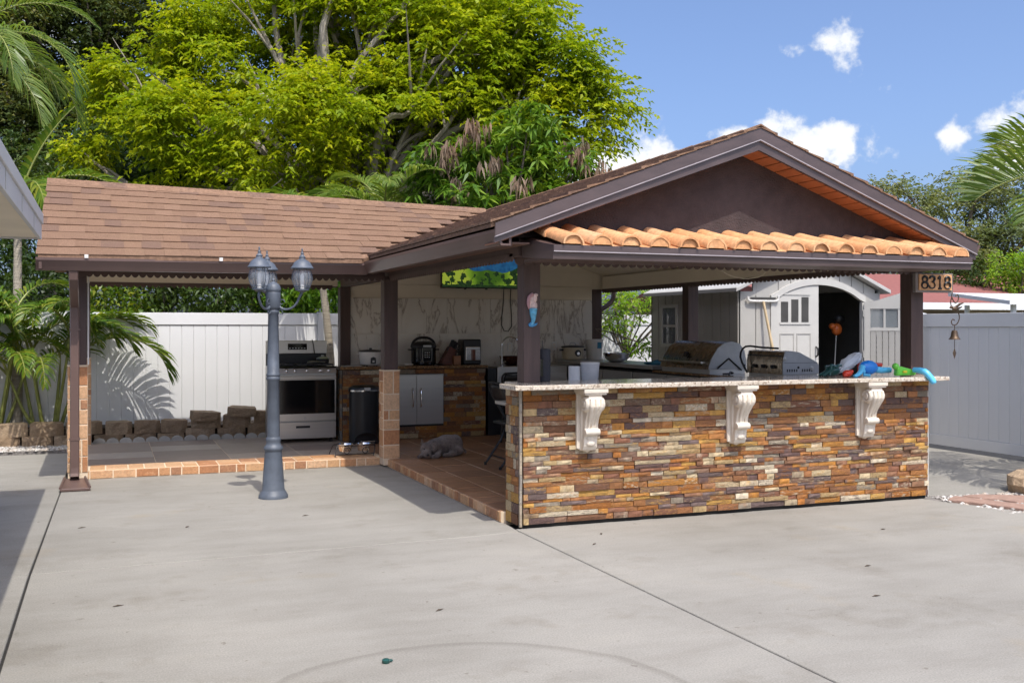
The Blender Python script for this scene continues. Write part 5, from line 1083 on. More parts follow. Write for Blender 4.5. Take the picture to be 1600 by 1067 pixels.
# litter on the patio
for i, (x, y, a) in enumerate(((-.18, 8.3, .4), (.05, 5.9, .2), (.55, 8.05, 1), (1.62, 5.2, .5), (1.45, 8.2, .3), (3.3, 6.7, 1.2), (4.4, 5.2, .2), (3.95, 4.6, 0), (3.1, 6.4, .7), (5.3, 6.1, .2))):
    o = obj('fallen_leaf', MB().add([(-.028, 0, .002), (0, -.008, .006), (.03, 0, .003), (0, .009, .006)], [(0, 1, 2, 3)]), M['soil']); s_ = o.modifiers.new('t', 'SOLIDIFY'); s_.thickness = .0015
    o.location = (x, y, .001); o.rotation_euler = (0, 0, a); tag(o, 'tiny dry brown leaf lying on the concrete patio', 'leaf', 'dry leaves scattered over the patio')
tag(obj('litter_scrap', MB().lathe([(.016, 0), (.018, .003), (.018, .014), (.012, .018), (.001, .018)], (1.145, 4.47, .001), 12).ell((1.165, 4.475, .008), (.014, .007, .006)), TDG, smooth=True), 'small dark green plastic piece lying on the concrete', 'litter')
# ================================================================ shed
M['shed'] = pm('grey_resin', (.40, .385, .355), .55, var=.06, scale=3)
M['shedtrim'] = pm('light_grey_resin', (.50, .485, .45), .55, var=.05)
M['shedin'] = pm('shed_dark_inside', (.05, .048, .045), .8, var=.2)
M['shedroof'] = pm('pale_grey_roof', (.44, .43, .41), .6, var=.1, scale=4)
SH = thing('garden_shed', 'grey resin garden shed with arched double doors, one door open', 'shed', (8.18, 11.8, 0))
SX0, SX1, SY0, SY1, SE, SP = 7.11, 9.25, 10.7, 12.85, 1.95, 2.43
def gz(x): return SE+(SP-SE)*(1-abs(x-8.18)/1.07)
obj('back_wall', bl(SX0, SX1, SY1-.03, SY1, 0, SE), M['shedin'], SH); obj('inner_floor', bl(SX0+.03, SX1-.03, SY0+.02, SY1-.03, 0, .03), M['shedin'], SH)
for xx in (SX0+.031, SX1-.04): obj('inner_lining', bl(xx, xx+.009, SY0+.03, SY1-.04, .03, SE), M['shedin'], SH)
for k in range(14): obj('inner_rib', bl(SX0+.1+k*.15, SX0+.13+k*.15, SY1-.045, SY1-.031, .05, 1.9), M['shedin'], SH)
obj('tool_rail', bl(SX0+.1, SX1-.1, SY1-.075, SY1-.046, 1.44, 1.50), M['shed'], SH)
k = 11; w_ = (SY1-SY0)/k
for i in range(k):
    obj('wall_panel', MB().cbox(SX0, SX0+.03, SY0+i*w_+.006, SY0+(i+1)*w_-.006, .0, SE, .006, 'x'), M['shed'], SH)
    obj('wall_panel', bl(SX1-.03, SX1, SY0+i*w_+.006, SY0+(i+1)*w_-.006, .0, SE), M['shed'], SH)
obj('wall_backing', MB().box(SX0+.012, SX0+.0305, SY0, SY1, 0, SE-.01), M['shedin'], SH)
# front wall panels left and right of the doors, arch above
DX0, DX1, DZ, DA = 7.62, 8.95, 1.80, 2.015; DC = (DX0+DX1)/2
def arch(x): return DZ+(DA-DZ)*max(0, 1-((x-DC)/((DX1-DX0)/2))**2)**.8
for a, b_ in ((SX0+.004, 7.36), (7.366, DX0-.004), (DX1+.004, SX1-.004)): obj('wall_panel', MB().cbox(a, b_, SY0, SY0+.03, 0, min(gz(a), gz(b_))-.03, .006, 'y'), M['shed'], SH)
xs = [DX0-.3+.185*i for i in range(11)]
for a, b_ in zip(xs, xs[1:]):
    a2, b2 = max(a, SX0+.05)+.005, min(b_, SX1-.05)-.005; n = 5; X_ = [a2+(b2-a2)*i/n for i in range(n+1)]
    lo = [(x, max(arch(x)+.075, min(gz(x)-.04, DZ+.02 if DX0 < x < DX1 else SE-.14))) for x in X_]; hi = [(x, gz(x)-.02) for x in reversed(X_)]
    lo = [(x, min(z_, gz(x)-.03)) for x, z_ in lo]
    obj('gable_panel', MB().prism(lo+hi, SY0+.002, SY0+.028), M['shed'], SH)
X_ = [DX0-.05+(DX1-DX0+.1)*i/16 for i in range(17)]
obj('arch_trim', MB().prism([(x, arch(x)) for x in X_]+[(x, arch(x)+.08) for x in reversed(X_)], SY0-.025, SY0+.03), M['shedtrim'], SH)
for x in (DX0-.05, DX1): obj('door_jamb', bl(x, x+.05, SY0-.02, SY0+.03, 0, DZ), M['shedtrim'], SH)
for xa in (SX0-.09, SX1+.09):
    za = SE-.06+.02
    obj('roof_panel', MB().add([(xa, SY0-.10, za), (8.18, SY0-.10, SP), (8.18, SY1+.08, SP), (xa, SY1+.08, za), (xa, SY0-.10, za+.05), (8.18, SY0-.10, SP+.05), (8.18, SY1+.08, SP+.05), (xa, SY1+.08, za+.05)], [(0, 3, 2, 1), (4, 5, 6, 7), (0, 1, 5, 4), (1, 2, 6, 5), (2, 3, 7, 6), (3, 0, 4, 7)]), M['shedroof'], SH, bevel=.006)
def leaf_door(name, x0, x1, flip):
    n = 8; X_ = [x0+(x1-x0)*i/n for i in range(n+1)]
    return [(x, .03) for x in (x0, x1)]+[(x, arch(x)-.006) for x in reversed(X_)]
dl = obj('door', MB().prism(leaf_door('d', DX0+.005, DC-.004, 0), SY0-.012, SY0+.02), M['shedtrim'], SH)
for i in range(3):
    a = 7.72+i*.152; zt = 1.80+.03*i
    w2 = obj('window', MB().box(a, a+.105, SY0-.016, SY0-.0125, 1.55, zt), M['shedin'], dl)
obj('window_frame', MB().box(7.70, 8.155, SY0-.022, SY0-.0165, 1.52, 1.545).box(7.70, 8.155, SY0-.020, SY0-.0165, 1.885, 1.905), M['shedtrim'], dl)
for a in (7.70, 7.95): obj('door_panel', MB().box(a, a+.012, SY0-.018, SY0-.0125, .3, 1.40).box(a+.20, a+.212, SY0-.018, SY0-.0125, .3, 1.40).box(a, a+.212, SY0-.019, SY0-.0125, 1.40, 1.412), M['shed'], dl)
obj('handle', MB().tube([(8.24, SY0-.012, 1.24), (8.24, SY0-.05, 1.22), (8.24, SY0-.05, 1.14), (8.24, SY0-.012, 1.12)], .010, 8), M['black'], dl)
# the open door, swung outwards on its hinge
w_ = DX1-DC-.005; dq = MB(); n = 8
prof = [(0, .03), (w_, .03)]+[(w_-w_*i/n, arch(DX1-(w_-w_*i/n))-.006) for i in range(n+1)]
dm = Matrix.Translation((DX1+.02, SY0-.04, 0)) @ Matrix.Rotation(R(-50), 4, 'Z')
def od(name, mb, m, par): 
    mb.v = [tuple(dm @ Vector(p)) for p in mb.v]; return obj(name, mb, m, par)
fr = MB().prism([(0, .03), (.07, .03), (.07, 1.80), (0, 1.80)], -.016, .016).prism([(w_-.07, .03), (w_, .03), (w_, 1.99), (w_-.07, 1.96)], -.016, .016).prism([(.07, 1.72), (w_-.07, 1.72), (w_-.07, 1.96), (.07, 1.80)], -.016, .016).box(.07, w_-.07, -.016, .016, 1.44, 1.48).box(.07, w_-.07, -.016, .016, .03, .12)
odo = od('door', fr, M['shedtrim'], SH)
k = 7; sw = (w_-.14)/k
for i in range(k): od('slat', MB().box(.07+i*sw+.006, .07+(i+1)*sw-.006, -.012, .012, .12, 1.44), M['shed'], odo)
for z_ in [.16+.06*j for j in range(21)]: od('cross_rib', MB().box(.07, w_-.07, .0, .010, z_, z_+.038), M['shed'], odo)
for i in (1, 2): od('muntin', MB().box(.07+i*(w_-.14)/3-.012, .07+i*(w_-.14)/3+.012, -.012, .012, 1.48, 1.73), M['shedtrim'], odo)
od('pane', MB().box(.075, w_-.075, -.003, .003, 1.485, 1.725), M['window_glass'], odo)
for z_ in (.45, 1.10, 1.62): obj('hinge', MB().cyl((DX1+.012, SY0-.035, z_), (DX1+.012, SY0-.035, z_+.09), .012, n=8), M['shedtrim'], SH)
sw_ = obj('window_frame', MB().box(SX0-.02, SX0-.001, 12.12, 12.55, 1.22, 1.26).box(SX0-.02, SX0-.001, 12.12, 12.55, 1.75, 1.79).box(SX0-.02, SX0-.001, 12.12, 12.16, 1.26, 1.75).box(SX0-.02, SX0-.001, 12.51, 12.55, 1.26, 1.75).box(SX0-.016, SX0-.001, 12.16, 12.51, 1.49, 1.52), M['shedtrim'], SH)
for z0_, z1_ in ((1.265, 1.487), (1.523, 1.747)): obj('pane', bl(SX0-.010, SX0-.004, 12.165, 12.505, z0_, z1_), M['window_glass'], sw_)
# things in and at the shed
SM = thing('string_trimmer', 'orange and black string trimmer hanging upside down inside the shed', 'trimmer', (8.9, 11.15, .05))
obj('shaft', MB().tube([(8.84, 11.15, .05), (8.89, 11.15, .9), (8.92, 11.15, 1.38)], .009, 8), M['steel_dull'], SM, smooth=True)
obj('engine', MB().ell((8.93, 11.15, 1.46), (.075, .06, .08)).ell((8.86, 11.15, 1.50), (.05, .05, .04)), pm('orange_plastic', (.55, .12, .02), .4), SM, smooth=True)
obj('starter', MB().ell((8.96, 11.13, 1.60), (.08, .06, .06)), M['black'], SM, smooth=True)
tag(obj('rake_handle', MB().tube([(9.0, 12.2, .06), (9.08, 12.4, 1.0), (9.13, 12.5, 1.5)], .014, 8), M['steel_dull']), 'grey tool handle leaning inside the open shed', 'tool')
SQ = thing('floor_squeegee', 'wooden handled squeegee leaning upside down against the shed front', 'squeegee', (7.58, 10.6, 0))
obj('handle', MB().tube([(7.62, 10.30, .02), (7.52, 10.5, 1.0), (7.44, 10.655, 1.80)], .017, 10), pm('pale_wood', (.52, .40, .24), .6, var=.15), SQ, smooth=True)
obj('cross_bar', MB().tube([(7.22, 10.655, 1.86), (7.24, 10.66, 1.81), (7.44, 10.66, 1.805), (7.64, 10.66, 1.81), (7.66, 10.655, 1.87)], .014, 8), M['white_plastic'], SQ, smooth=True)
obj('blade', bl(7.26, 7.62, 10.652, 10.664, 1.818, 1.85), M['shedin'], SQ)
# ================================================================ neighbouring house, white roofed house at the left
RR = pm('red_shingles', (.24, .085, .07), .9, var=.2, scale=12, bump=.5, bscale=40)
NH = thing('neighbour_house', 'low neighbouring house with dusty red roof behind the white fence', 'house', (22, 22, 0))
obj('wall', bl(14.4, 34, 19.4, 27, 0, 2.1), pm('beige_wall', (.45, .40, .33), .8), NH)
obj('roof', MB().prism([(18.8, 2.08), (23.2, 2.98), (27.6, 2.08), (27.6, 2.0), (18.8, 2.0)], 14.0, 34.4, 'x'), RR, NH)
obj('gutter', bl(14.0, 34.4, 18.66, 18.80, 1.90, 2.06), M['white_vinyl'], NH)
for x in (15.6, 18.2, 21, 24):
    wq = obj('window', bl(x, x+1.1, 19.36, 19.395, 1.0, 1.75), M['window_glass'], NH); obj('frame', MB().box(x-.06, x+1.16, 19.33, 19.359, 1.751, 1.82).box(x-.06, x+1.16, 19.33, 19.359, .93, .999), M['white_vinyl'], wq)
CP = thing('carport', 'white flat carport roof panel standing behind the right fence', 'carport', (17, 15.5, 0))
obj('roof_panel', MB().add([(15.2, 14.2, 1.90), (19.5, 14.2, 1.90), (20.2, 16.4, 2.12), (15.9, 16.4, 2.12), (15.2, 14.2, 1.97), (19.5, 14.2, 1.97), (20.2, 16.4, 2.19), (15.9, 16.4, 2.19)], [(0, 3, 2, 1), (4, 5, 6, 7), (0, 1, 5, 4), (1, 2, 6, 5), (2, 3, 7, 6), (3, 0, 4, 7)]), M['white_vinyl'], CP)
for x, y in ((15.5, 14.4), (19.2, 14.4), (16.2, 16.2), (19.8, 16.2)): obj('post', MB().cyl((x, y, 0), (x, y, 1.93), .05, n=8), M['white_vinyl'], CP)
HW = pm('house_white', (.60, .595, .59), .55, var=.05, scale=2)
LH = thing('main_house', 'white eaved house whose roof corner overhangs the patio edge', 'house', (-3, 5, 0))
HX, HY = -.49, 9.05
obj('wall', bl(-9, -1.9, -5, 8.2, 0, 2.2), pm('house_wall', (.60, .54, .44), .7, var=.05), LH)
obj('soffit', bl(-9, HX-.025, -5, HY-.025, 2.195, 2.215), M['cream'], LH)
obj('fascia', MB().box(HX-.025, HX, -5, HY, 2.18, 2.30).box(-9, HX-.0255, HY-.025, HY, 2.18, 2.30), HW, LH, bevel=.003)
obj('drip_edge', MB().box(HX-.03, HX+.012, -5, HY+.012, 2.302, 2.385).box(-9, HX-.031, HY-.03, HY+.012, 2.302, 2.385), HW, LH, bevel=.004)
for y in (5.9, 7.0, 8.1): obj('fascia_joint', bl(HX+.0005, HX+.003, y, y+.006, 2.19, 2.299), M['concrete_edge'], LH)
obj('roof', MB().add([(-9, -5, 2.388), (HX, -5, 2.388), (HX, HY, 2.388), (-9, HY, 2.388), (-9, -5, 2.6), (-5, -5, 2.6), (-5, 4.5, 2.6), (-9, 4.5, 2.6)], [(0, 3, 2, 1), (4, 5, 6, 7), (0, 1, 5, 4), (1, 2, 6, 5), (2, 3, 7, 6), (3, 0, 4, 7)]), HW, LH)
# ================================================================ foliage
def at(px, py, d):
    r = ray(px, py); c, s = math.cos(R(21.3)), math.sin(R(21.3)); return Vector((r.x*d, r.y*d, 1.48+r.z*d))
def leaves(name, m, P, D, L, Wd, parent, droop=.25, kind=None):
    """P base points, D directions (n,3), L lengths, Wd widths: folded four-point leaves"""
    n = len(P); D = D/np.linalg.norm(D, axis=1, keepdims=True)
    rnd = RNG.normal(size=(n, 3)); S = np.cross(D, rnd); S /= np.linalg.norm(S, axis=1, keepdims=True)+1e-9
    up = np.array([0, 0, 1.0]); S = S*.55+np.cross(D, up)*.9; S /= np.linalg.norm(S, axis=1, keepdims=True)+1e-9
    N = np.cross(S, D); L = L[:, None]; Wd = Wd[:, None]
    mid = P+D*L*.45
    V = np.empty((n, 4, 3)); V[:, 0] = P; V[:, 1] = mid+S*Wd*.5+N*Wd*.18; V[:, 2] = P+D*L-np.array([0, 0, 1])*L*droop; V[:, 3] = mid-S*Wd*.5+N*Wd*.18
    F = np.arange(n*4, dtype=np.int32).reshape(n, 4)
    me = bpy.data.meshes.new(name); me.vertices.add(n*4); me.vertices.foreach_set('co', V.reshape(-1).astype(np.float32))
    me.loops.add(n*4); me.loops.foreach_set('vertex_index', F.reshape(-1)); me.polygons.add(n); me.polygons.foreach_set('loop_start', np.arange(0, n*4, 4, dtype=np.int32)); me.polygons.foreach_set('loop_total', np.full(n, 4, dtype=np.int32))
    me.update(calc_edges=True); me.materials.append(m)
    o = bpy.data.objects.new(name, me); link(o, parent)
    if kind: o['kind'] = kind
    return o
def clumps(lobes, dens, shell=.45):
    """clump centres spread through lobes (center, (lateral, depth, height)); returns centres and outward directions"""
    C, O = [], []; c, s = math.cos(R(21.3)), math.sin(R(21.3))
    for ctr, (rl, rd, rz) in lobes:
        n = max(3, int(dens*rl*rd*rz*1.0+dens*.9*(rl*rz)))
        d = RNG.normal(size=(n, 3)); d /= np.linalg.norm(d, axis=1, keepdims=True); r = shell+(1-shell)*RNG.random(n)**.6
        loc = d*r[:, None]*np.array([rl, rd, rz]); w = np.stack([loc[:, 0]*c+loc[:, 1]*s, -loc[:, 0]*s+loc[:, 1]*c, loc[:, 2]], 1)
        ow = np.stack([d[:, 0]*c+d[:, 1]*s, -d[:, 0]*s+d[:, 1]*c, d[:, 2]], 1)
        C.append(w+np.array(ctr)); O.append(ow)
    return np.concatenate(C), np.concatenate(O)
BARK = pm('grey_bark', (.16, .13, .10), .9, var=.4, scale=6, bump=1, bscale=20, bdist=.03)
def tree(name, label, base, lobes, m, dens=4, rc=.7, per=50, k=6, leaf=.12, wid=.05, flat=.45, droop=.3, group=None, trunk_r=.22, limbs=26, spray=.30, bark=None, fork=.45, shell=.45):
    T = thing(name, label, 'tree', tuple(base), 0, group); C, O = clumps(lobes, dens, shell); n = len(C); base = Vector(base)
    # sprays: points scattered in flattened clumps, leaflets along a short twig
    sp = np.repeat(C, per, 0); so = np.repeat(O, per, 0); q = RNG.normal(size=sp.shape)*.5; q[:, 2] *= flat
    cs = np.repeat(RNG.uniform(.6, 1.25, n), per)[:, None]; sp = sp+q*rc*cs
    dr = so*.35+q*.9+RNG.normal(size=sp.shape)*.45; dr[:, 2] = dr[:, 2]*.5+.05; dr /= np.linalg.norm(dr, axis=1, keepdims=True)+1e-9
    t = np.tile(np.linspace(.1, 1, k), len(sp))[:, None]; P = np.repeat(sp, k, 0); D0 = np.repeat(dr, k, 0); P = P+D0*t*spray-np.array([0, 0, 1])*t**2*spray*.3
    side = np.cross(D0, np.array([0, 0, 1.0])); side /= np.linalg.norm(side, axis=1, keepdims=True)+1e-9; sgn = np.tile(np.where(np.arange(k) % 2, 1, -1), len(sp))[:, None]
    D = D0*.6+side*sgn*.8+RNG.normal(size=P.shape)*.22; D[:, 2] -= .12
    m_ = len(P); leaves('crown', m, P, D, leaf*RNG.uniform(.7, 1.25, m_), wid*RNG.uniform(.7, 1.2, m_), T, droop)
    cen = Vector(C.mean(0)); topz = base.z+(cen.z-base.z)*fork; forkp = Vector((base.x+(cen.x-base.x)*.25, base.y+(cen.y-base.y)*.25, topz)); b = MB()
    b.tube([base, base*.7+forkp*.3+Vector((.05, 0, 0)), base*.3+forkp*.7, forkp], [trunk_r*1.25, trunk_r, trunk_r*.9, trunk_r*.85], 10)
    for i in RNG.choice(n, min(limbs, n), False):
        p = Vector(C[i]); mid = forkp*.5+p*.5+Vector(RNG.normal(size=3)*.35); mid.z += .25; m2 = mid*.45+p*.55+Vector(RNG.normal(size=3)*.2)
        b.tube([forkp, forkp*.55+mid*.45, mid, m2, p], [trunk_r*.55, trunk_r*.38, trunk_r*.27, trunk_r*.17, .012], 6)
        for j in range(2):
            e = p+Vector(RNG.normal(size=3))*rc*.8; b.tube([m2, m2*.5+e*.5+Vector((0, 0, .08)), e], [trunk_r*.12, trunk_r*.08, .006], 5)
    obj('trunk', b, bark or BARK, T, smooth=True); return T
LM = {}
LM['bright'] = leafm('yellow_green_leaf', (.20, .28, .010), (.31, .38, .012), (.44, .46, .02), .45, .4, .7)
LM['oak'] = leafm('dark_oak_leaf', (.045, .066, .02), (.08, .105, .028), (.17, .165, .045), .28, .4)
LM['under'] = leafm('deep_green_leaf', (.03, .055, .012), (.055, .095, .018), (.10, .14, .03), .3, .4)
LM['mango'] = leafm('mango_leaf', (.08, .17, .018), (.14, .25, .025), (.25, .34, .04), .36, .35)
LM['dead'] = leafm('dry_leaf', (.20, .12, .075), (.30, .19, .13), (.38, .27, .20), .2, .8)
LM['far'] = leafm('grey_green_leaf', (.12, .15, .06), (.18, .21, .085), (.26, .27, .13), .4, .5)
LM['lime'] = leafm('lime_leaf', (.13, .26, .02), (.22, .38, .03), (.34, .46, .06), .45, .4)
LM['palm'] = leafm('palm_leaf', (.10, .165, .03), (.16, .235, .045), (.28, .32, .08), .45, .35, 1.2)
LM['areca'] = leafm('areca_leaf', (.07, .14, .014), (.13, .21, .02), (.26, .27, .03), .38, .35, 1.5)
def lb(px, py, d, rl, rz, rd=None): return (at(px, py, d), (rl, rd or rl*.8, rz))
gb = at(545, 512, 20); gb.z = 0
tree('shade_tree', 'broad bright yellow green shade tree spreading behind the pavilion roof', gb, [lb(240, 125, 20, 1.25, .85), lb(400, 70, 20.5, 1.6, 1.15), lb(560, 50, 21, 1.9, 1.5), lb(700, 70, 20, 1.7, 1.4), lb(815, 105, 20, 1.4, 1.2), lb(885, 175, 20, .95, .8), lb(315, 200, 19, 1.2, .62), lb(470, 180, 18.6, 1.25, .75), lb(610, 175, 19, 1.1, .7), lb(165, 215, 19.5, .62, .40), lb(750, -40, 21, 1.2, .9), lb(550, -90, 21, 1.8, 1.2), lb(800, 30, 20.5, .8, .7), lb(930, 145, 20, .5, .45), lb(430, 258, 18.5, .6, .32), lb(560, 262, 18.6, .6, .3), lb(300, 272, 18.8, .4, .28), lb(740, 190, 19.5, 1.1, .8), lb(860, 250, 19.5, .7, .6)], LM['bright'], shell=.72, dens=8.5, rc=.46, per=62, k=6, leaf=.125, wid=.066, flat=.7, trunk_r=.26, limbs=60, spray=.30, bark=pm('pale_bark', (.30, .26, .21), .9, var=.35, scale=5, bump=1, bscale=20))
tree('oak_tree', 'tall dark green oak standing behind the bright shade tree', at(80, 512, 27)*1.0-Vector((0, 0, 1.48)), [lb(60, 50, 27, 2.3, 1.7), lb(180, 110, 27, 1.9, 1.6), lb(90, 220, 26, 2.1, 1.5), lb(270, 10, 27.5, 1.9, 1.3), lb(0, 170, 26, 1.6, 1.6), lb(200, 260, 26, 1.8, 1.1), lb(-60, 60, 27, 1.8, 1.8), lb(130, -40, 27, 2, 1)], LM['oak'], shell=.7, dens=5, rc=.6, per=60, k=5, leaf=.13, wid=.07, flat=.8, trunk_r=.3, limbs=24)
tree('evergreen_tree', 'dense deep green tree low behind the pavilion ridge', at(420, 512, 23)-Vector((0, 0, 1.48)), [lb(250, 295, 22.5, 1.6, .8), lb(400, 285, 23, 1.7, .9), lb(540, 280, 23, 1.7, 1.0), lb(660, 270, 23, 1.4, 1.1), lb(330, 380, 22, 2.2, .9), lb(560, 380, 22, 2.2, .9), lb(780, 300, 23, 1.3, 1.2), lb(290, 215, 24, 1.7, .9), lb(450, 220, 24, 1.7, 1.0), lb(610, 215, 24, 1.6, 1.0), lb(180, 250, 23.5, 1.2, .8)], LM['under'], dens=8, rc=.65, per=55, k=5, leaf=.15, wid=.07, flat=.7, trunk_r=.2, limbs=20, fork=.3)
# mango: drooping rosettes, with dry brown hanging bunches
MT = thing('mango_tree', 'mango tree with glossy drooping leaves and dry brown bunches behind the roof valley', 'tree', tuple(at(800, 512, 17)-Vector((0, 0, 1.48))))
def rosettes(name, m, C, per, L, Wd, down, kind=None):
    n = len(C); P = np.repeat(C, per, 0)+RNG.normal(size=(n*per, 3))*.03; a = RNG.uniform(0, 6.283, n*per); el = RNG.uniform(-.9, .55, n*per) if down < 1 else RNG.uniform(-1.5, -.9, n*per)
    D = np.stack([np.cos(a)*np.cos(el), np.sin(a)*np.cos(el), np.sin(el)], 1); return leaves(name, m, P, D, L*RNG.uniform(.7, 1.2, n*per), Wd*RNG.uniform(.8, 1.2, n*per), MT, down*.5, kind)
ML = [lb(800, 235, 16.8, .85, .62, .7), lb(870, 262, 16.8, .62, .5, .6), lb(700, 265, 17.2, .75, .6, .7), lb(770, 305, 16.4, .85, .42, .6), lb(920, 275, 16.8, .34, .33, .4), lb(835, 195, 17, .5, .38, .5), lb(690, 305, 17, .6, .4, .5), lb(880, 310, 16.6, .6, .35, .5)]
C, O = clumps(ML, 85, .35); rosettes('crown', LM['mango'], C, 14, .25, .058, .5)
C2, O2 = clumps([lb(735, 205, 16.5, .34, .2, .3), lb(690, 235, 16.6, .3, .25, .3), lb(905, 235, 16.4, .33, .24, .3), lb(940, 268, 16.5, .25, .2, .3), lb(815, 285, 16.0, .16, .2, .2), lb(715, 290, 16.3, .2, .25, .2), lb(765, 250, 16.2, .2, .2, .2)], 150, .1); rosettes('dry_leaves', LM['dead'], C2, 9, .17, .04, 1.0)
b = MB(); mb_ = at(800, 512, 17)-Vector((0, 0, 1.48)); fk = mb_+Vector((0, 0, 2.2)); b.tube([mb_, mb_*.5+fk*.5, fk], [.17, .14, .12], 10)
for i in RNG.choice(len(C), 40, False):
    p = Vector(C[i]); mid = fk*.45+p*.55+Vector(RNG.normal(size=3)*.15); b.tube([fk, mid, p], [.06, .03, .008], 6)
obj('trunk', b, BARK, MT, smooth=True)
for i, (px, py, d, rl, rz) in enumerate(((1430, 350, 33, 1.5, 1.3), (1560, 380, 31, 2.0, 1.7), (1490, 310, 34, 1.5, 1.1), (1590, 300, 33, 1.4, 1.2), (1400, 410, 30, .9, .7))):
    pass
tree('oak_tree', 'greyish green oak rising behind the neighbour red roof', at(1500, 512, 33)-Vector((0, 0, 1.48)), [lb(1425, 318, 33, 1.0, .85), lb(1490, 298, 34, 1.15, .75), lb(1570, 310, 33, 1.4, 1.1), lb(1410, 385, 32, .8, .7), lb(1520, 385, 32, 1.3, .8), lb(1600, 400, 32, 1.3, 1.0), lb(1660, 340, 33, 1.4, 1.2), lb(1460, 425, 32, 1.2, .6), lb(1370, 300, 33.5, .45, .4)], LM['far'], dens=9, rc=.55, per=30, k=5, leaf=.14, wid=.065, flat=.7, trunk_r=.22, limbs=40, fork=.3)
tree('lime_tree', 'small lime green tree growing between the back post and shed', at(975, 512, 15.6)-Vector((0, 0, 1.48)), [lb(985, 490, 15.2, .34, .34), lb(1000, 525, 14.9, .26, .22), lb(955, 505, 15.6, .22, .2), lb(1008, 462, 15.4, .26, .26), lb(960, 458, 15.9, .2, .16)], LM['lime'], dens=60, rc=.16, per=14, k=5, leaf=.085, wid=.032, flat=.7, trunk_r=.035, limbs=12, spray=.12, fork=.6)
# shrubs behind the back fence
for i, (px, py, d, rl, rz, mk, lbl) in enumerate((
    (170, 470, 17.5, .8, .55, 'areca', 'yellow green shrub rising behind the fence by the left post'), (260, 455, 18, .9, .6, 'under', 'deep green shrub behind the fence left of the lamp'), (345, 460, 17.5, .8, .55, 'under', 'rounded green shrub behind the fence near the lamp globes'),
    (430, 455, 18, .8, .6, 'mango', 'glossy green shrub behind the fence above the stove'), (510, 455, 18, .8, .6, 'lime', 'light green shrub behind the fence next to the leaning trunk'), (60, 440, 18, 1.1, .9, 'under', 'green shrub behind the clumping palms at the bed'),
    (1405, 448, 30, .9, .6, 'far', 'pale green shrub behind the shed roof'), (1585, 420, 27, .75, .5, 'lime', 'light green shrub against the neighbour roof'), (1500, 425, 28, 1.0, .55, 'under', 'dark green hedge bush above the neighbour roof'), (0, 330, 20, 1.2, 1.4, 'under', 'tall green bush behind the white house eave'))):
    b0 = at(px, 512, d); b0.z = 0; c0 = at(px, py, d)
    T = thing('shrub', lbl, 'shrub', tuple(b0)); C, O = clumps([(c0, (rl, rl*.7, rz)), (c0-Vector((0, 0, rz)), (rl*.9, rl*.6, rz))], 30/max(rl, .8), .3); n = len(C)*60
    P = np.repeat(C, 60, 0)+RNG.normal(size=(n, 3))*.13; D = np.repeat(O, 60, 0)*.6+RNG.normal(size=(n, 3))*.6
    leaves('foliage', LM[mk], P, D, .12*RNG.uniform(.6, 1.2, n), .05*RNG.uniform(.7, 1.2, n), T, .25); b = MB()
    for j in range(5): e = Vector(C[j*3 % len(C)]); b.tube([b0+Vector((.1*j-.2, 0, 0)), b0*.5+e*.5, e], [.03, .02, .008], 5)
    obj('stems', b, BARK, T)
# ---------------------------------------------------------------- palms
PB_ = pm('palm_trunk', (.30, .26, .20), .85, var=.3, scale=9, bump=.9, bscale=26, bdist=.02, stretch=(.4, .4, 4))
STEM = pm('palm_stem', (.20, .22, .05), .5, var=.35, scale=5)
def frond(parent, base, az, el, L, bend, leaf=.42, nl=34, wid=.035, mat_='palm', vee=.35, sag=.42):
    """arching feather frond; az from +x, el start angle, bend total droop"""
    base = Vector(base); n = 14; pts = [base]; a = el
    for i in range(n):
        a = el-bend*((i+1)/n)**1.25; pts.append(pts[-1]+Vector((math.cos(az)*math.cos(a), math.sin(az)*math.cos(a), math.sin(a)))*L/n)
    o = obj('frond', MB().tube(pts, [.016*(1-.85*i/n)+.002 for i in range(n+1)], 6), STEM, parent, smooth=True)
    P = np.array(pts); V = []; F = []
    for j in range(nl):
        t = .14+.86*(j/(nl-1)); f = t*n; i = min(n-1, int(f)); p = P[i]+(P[i+1]-P[i])*(f-i); d = P[i+1]-P[i]; d = d/np.linalg.norm(d)
        sd = np.cross(d, [0, 0, 1.0]); sd = sd/(np.linalg.norm(sd)+1e-9); up = np.cross(sd, d)
        ll = leaf*(math.sin(math.pi*(t*.80+.16))**.7)*RNG.uniform(.88, 1.08); w_ = wid*(.75+.25*math.sin(math.pi*t))
        for s in (-1, 1):
            q = sd*s*(.85-.45*t)+d*(.45+.5*t)+up*vee+RNG.normal(size=3)*.06; q /= np.linalg.norm(q); wv = np.cross(q, sd*s+up*.2); wv = d-q*np.dot(d, q); wv /= np.linalg.norm(wv)+1e-9
            b0 = p; m1 = p+q*ll*.35-np.array([0, 0, .02*ll]); m2 = p+q*ll*.72-np.array([0, 0, .38*sag*ll]); e = p+q*ll*.97-np.array([0, 0, sag*ll]); k0 = len(V)
            V += [b0-wv*w_*.2, b0+wv*w_*.2, m1-wv*w_*.5, m1+wv*w_*.5, m2-wv*w_*.42, m2+wv*w_*.42, e]; F += [(k0, k0+1, k0+3, k0+2), (k0+2, k0+3, k0+5, k0+4), (k0+4, k0+5, k0+6)]
    me = bpy.data.meshes.new('leaflets'); me.from_pydata([tuple(v) for v in V], [], F); me.materials.append(LM[mat_]); c = bpy.data.objects.new('leaflets', me); link(c, o); return o
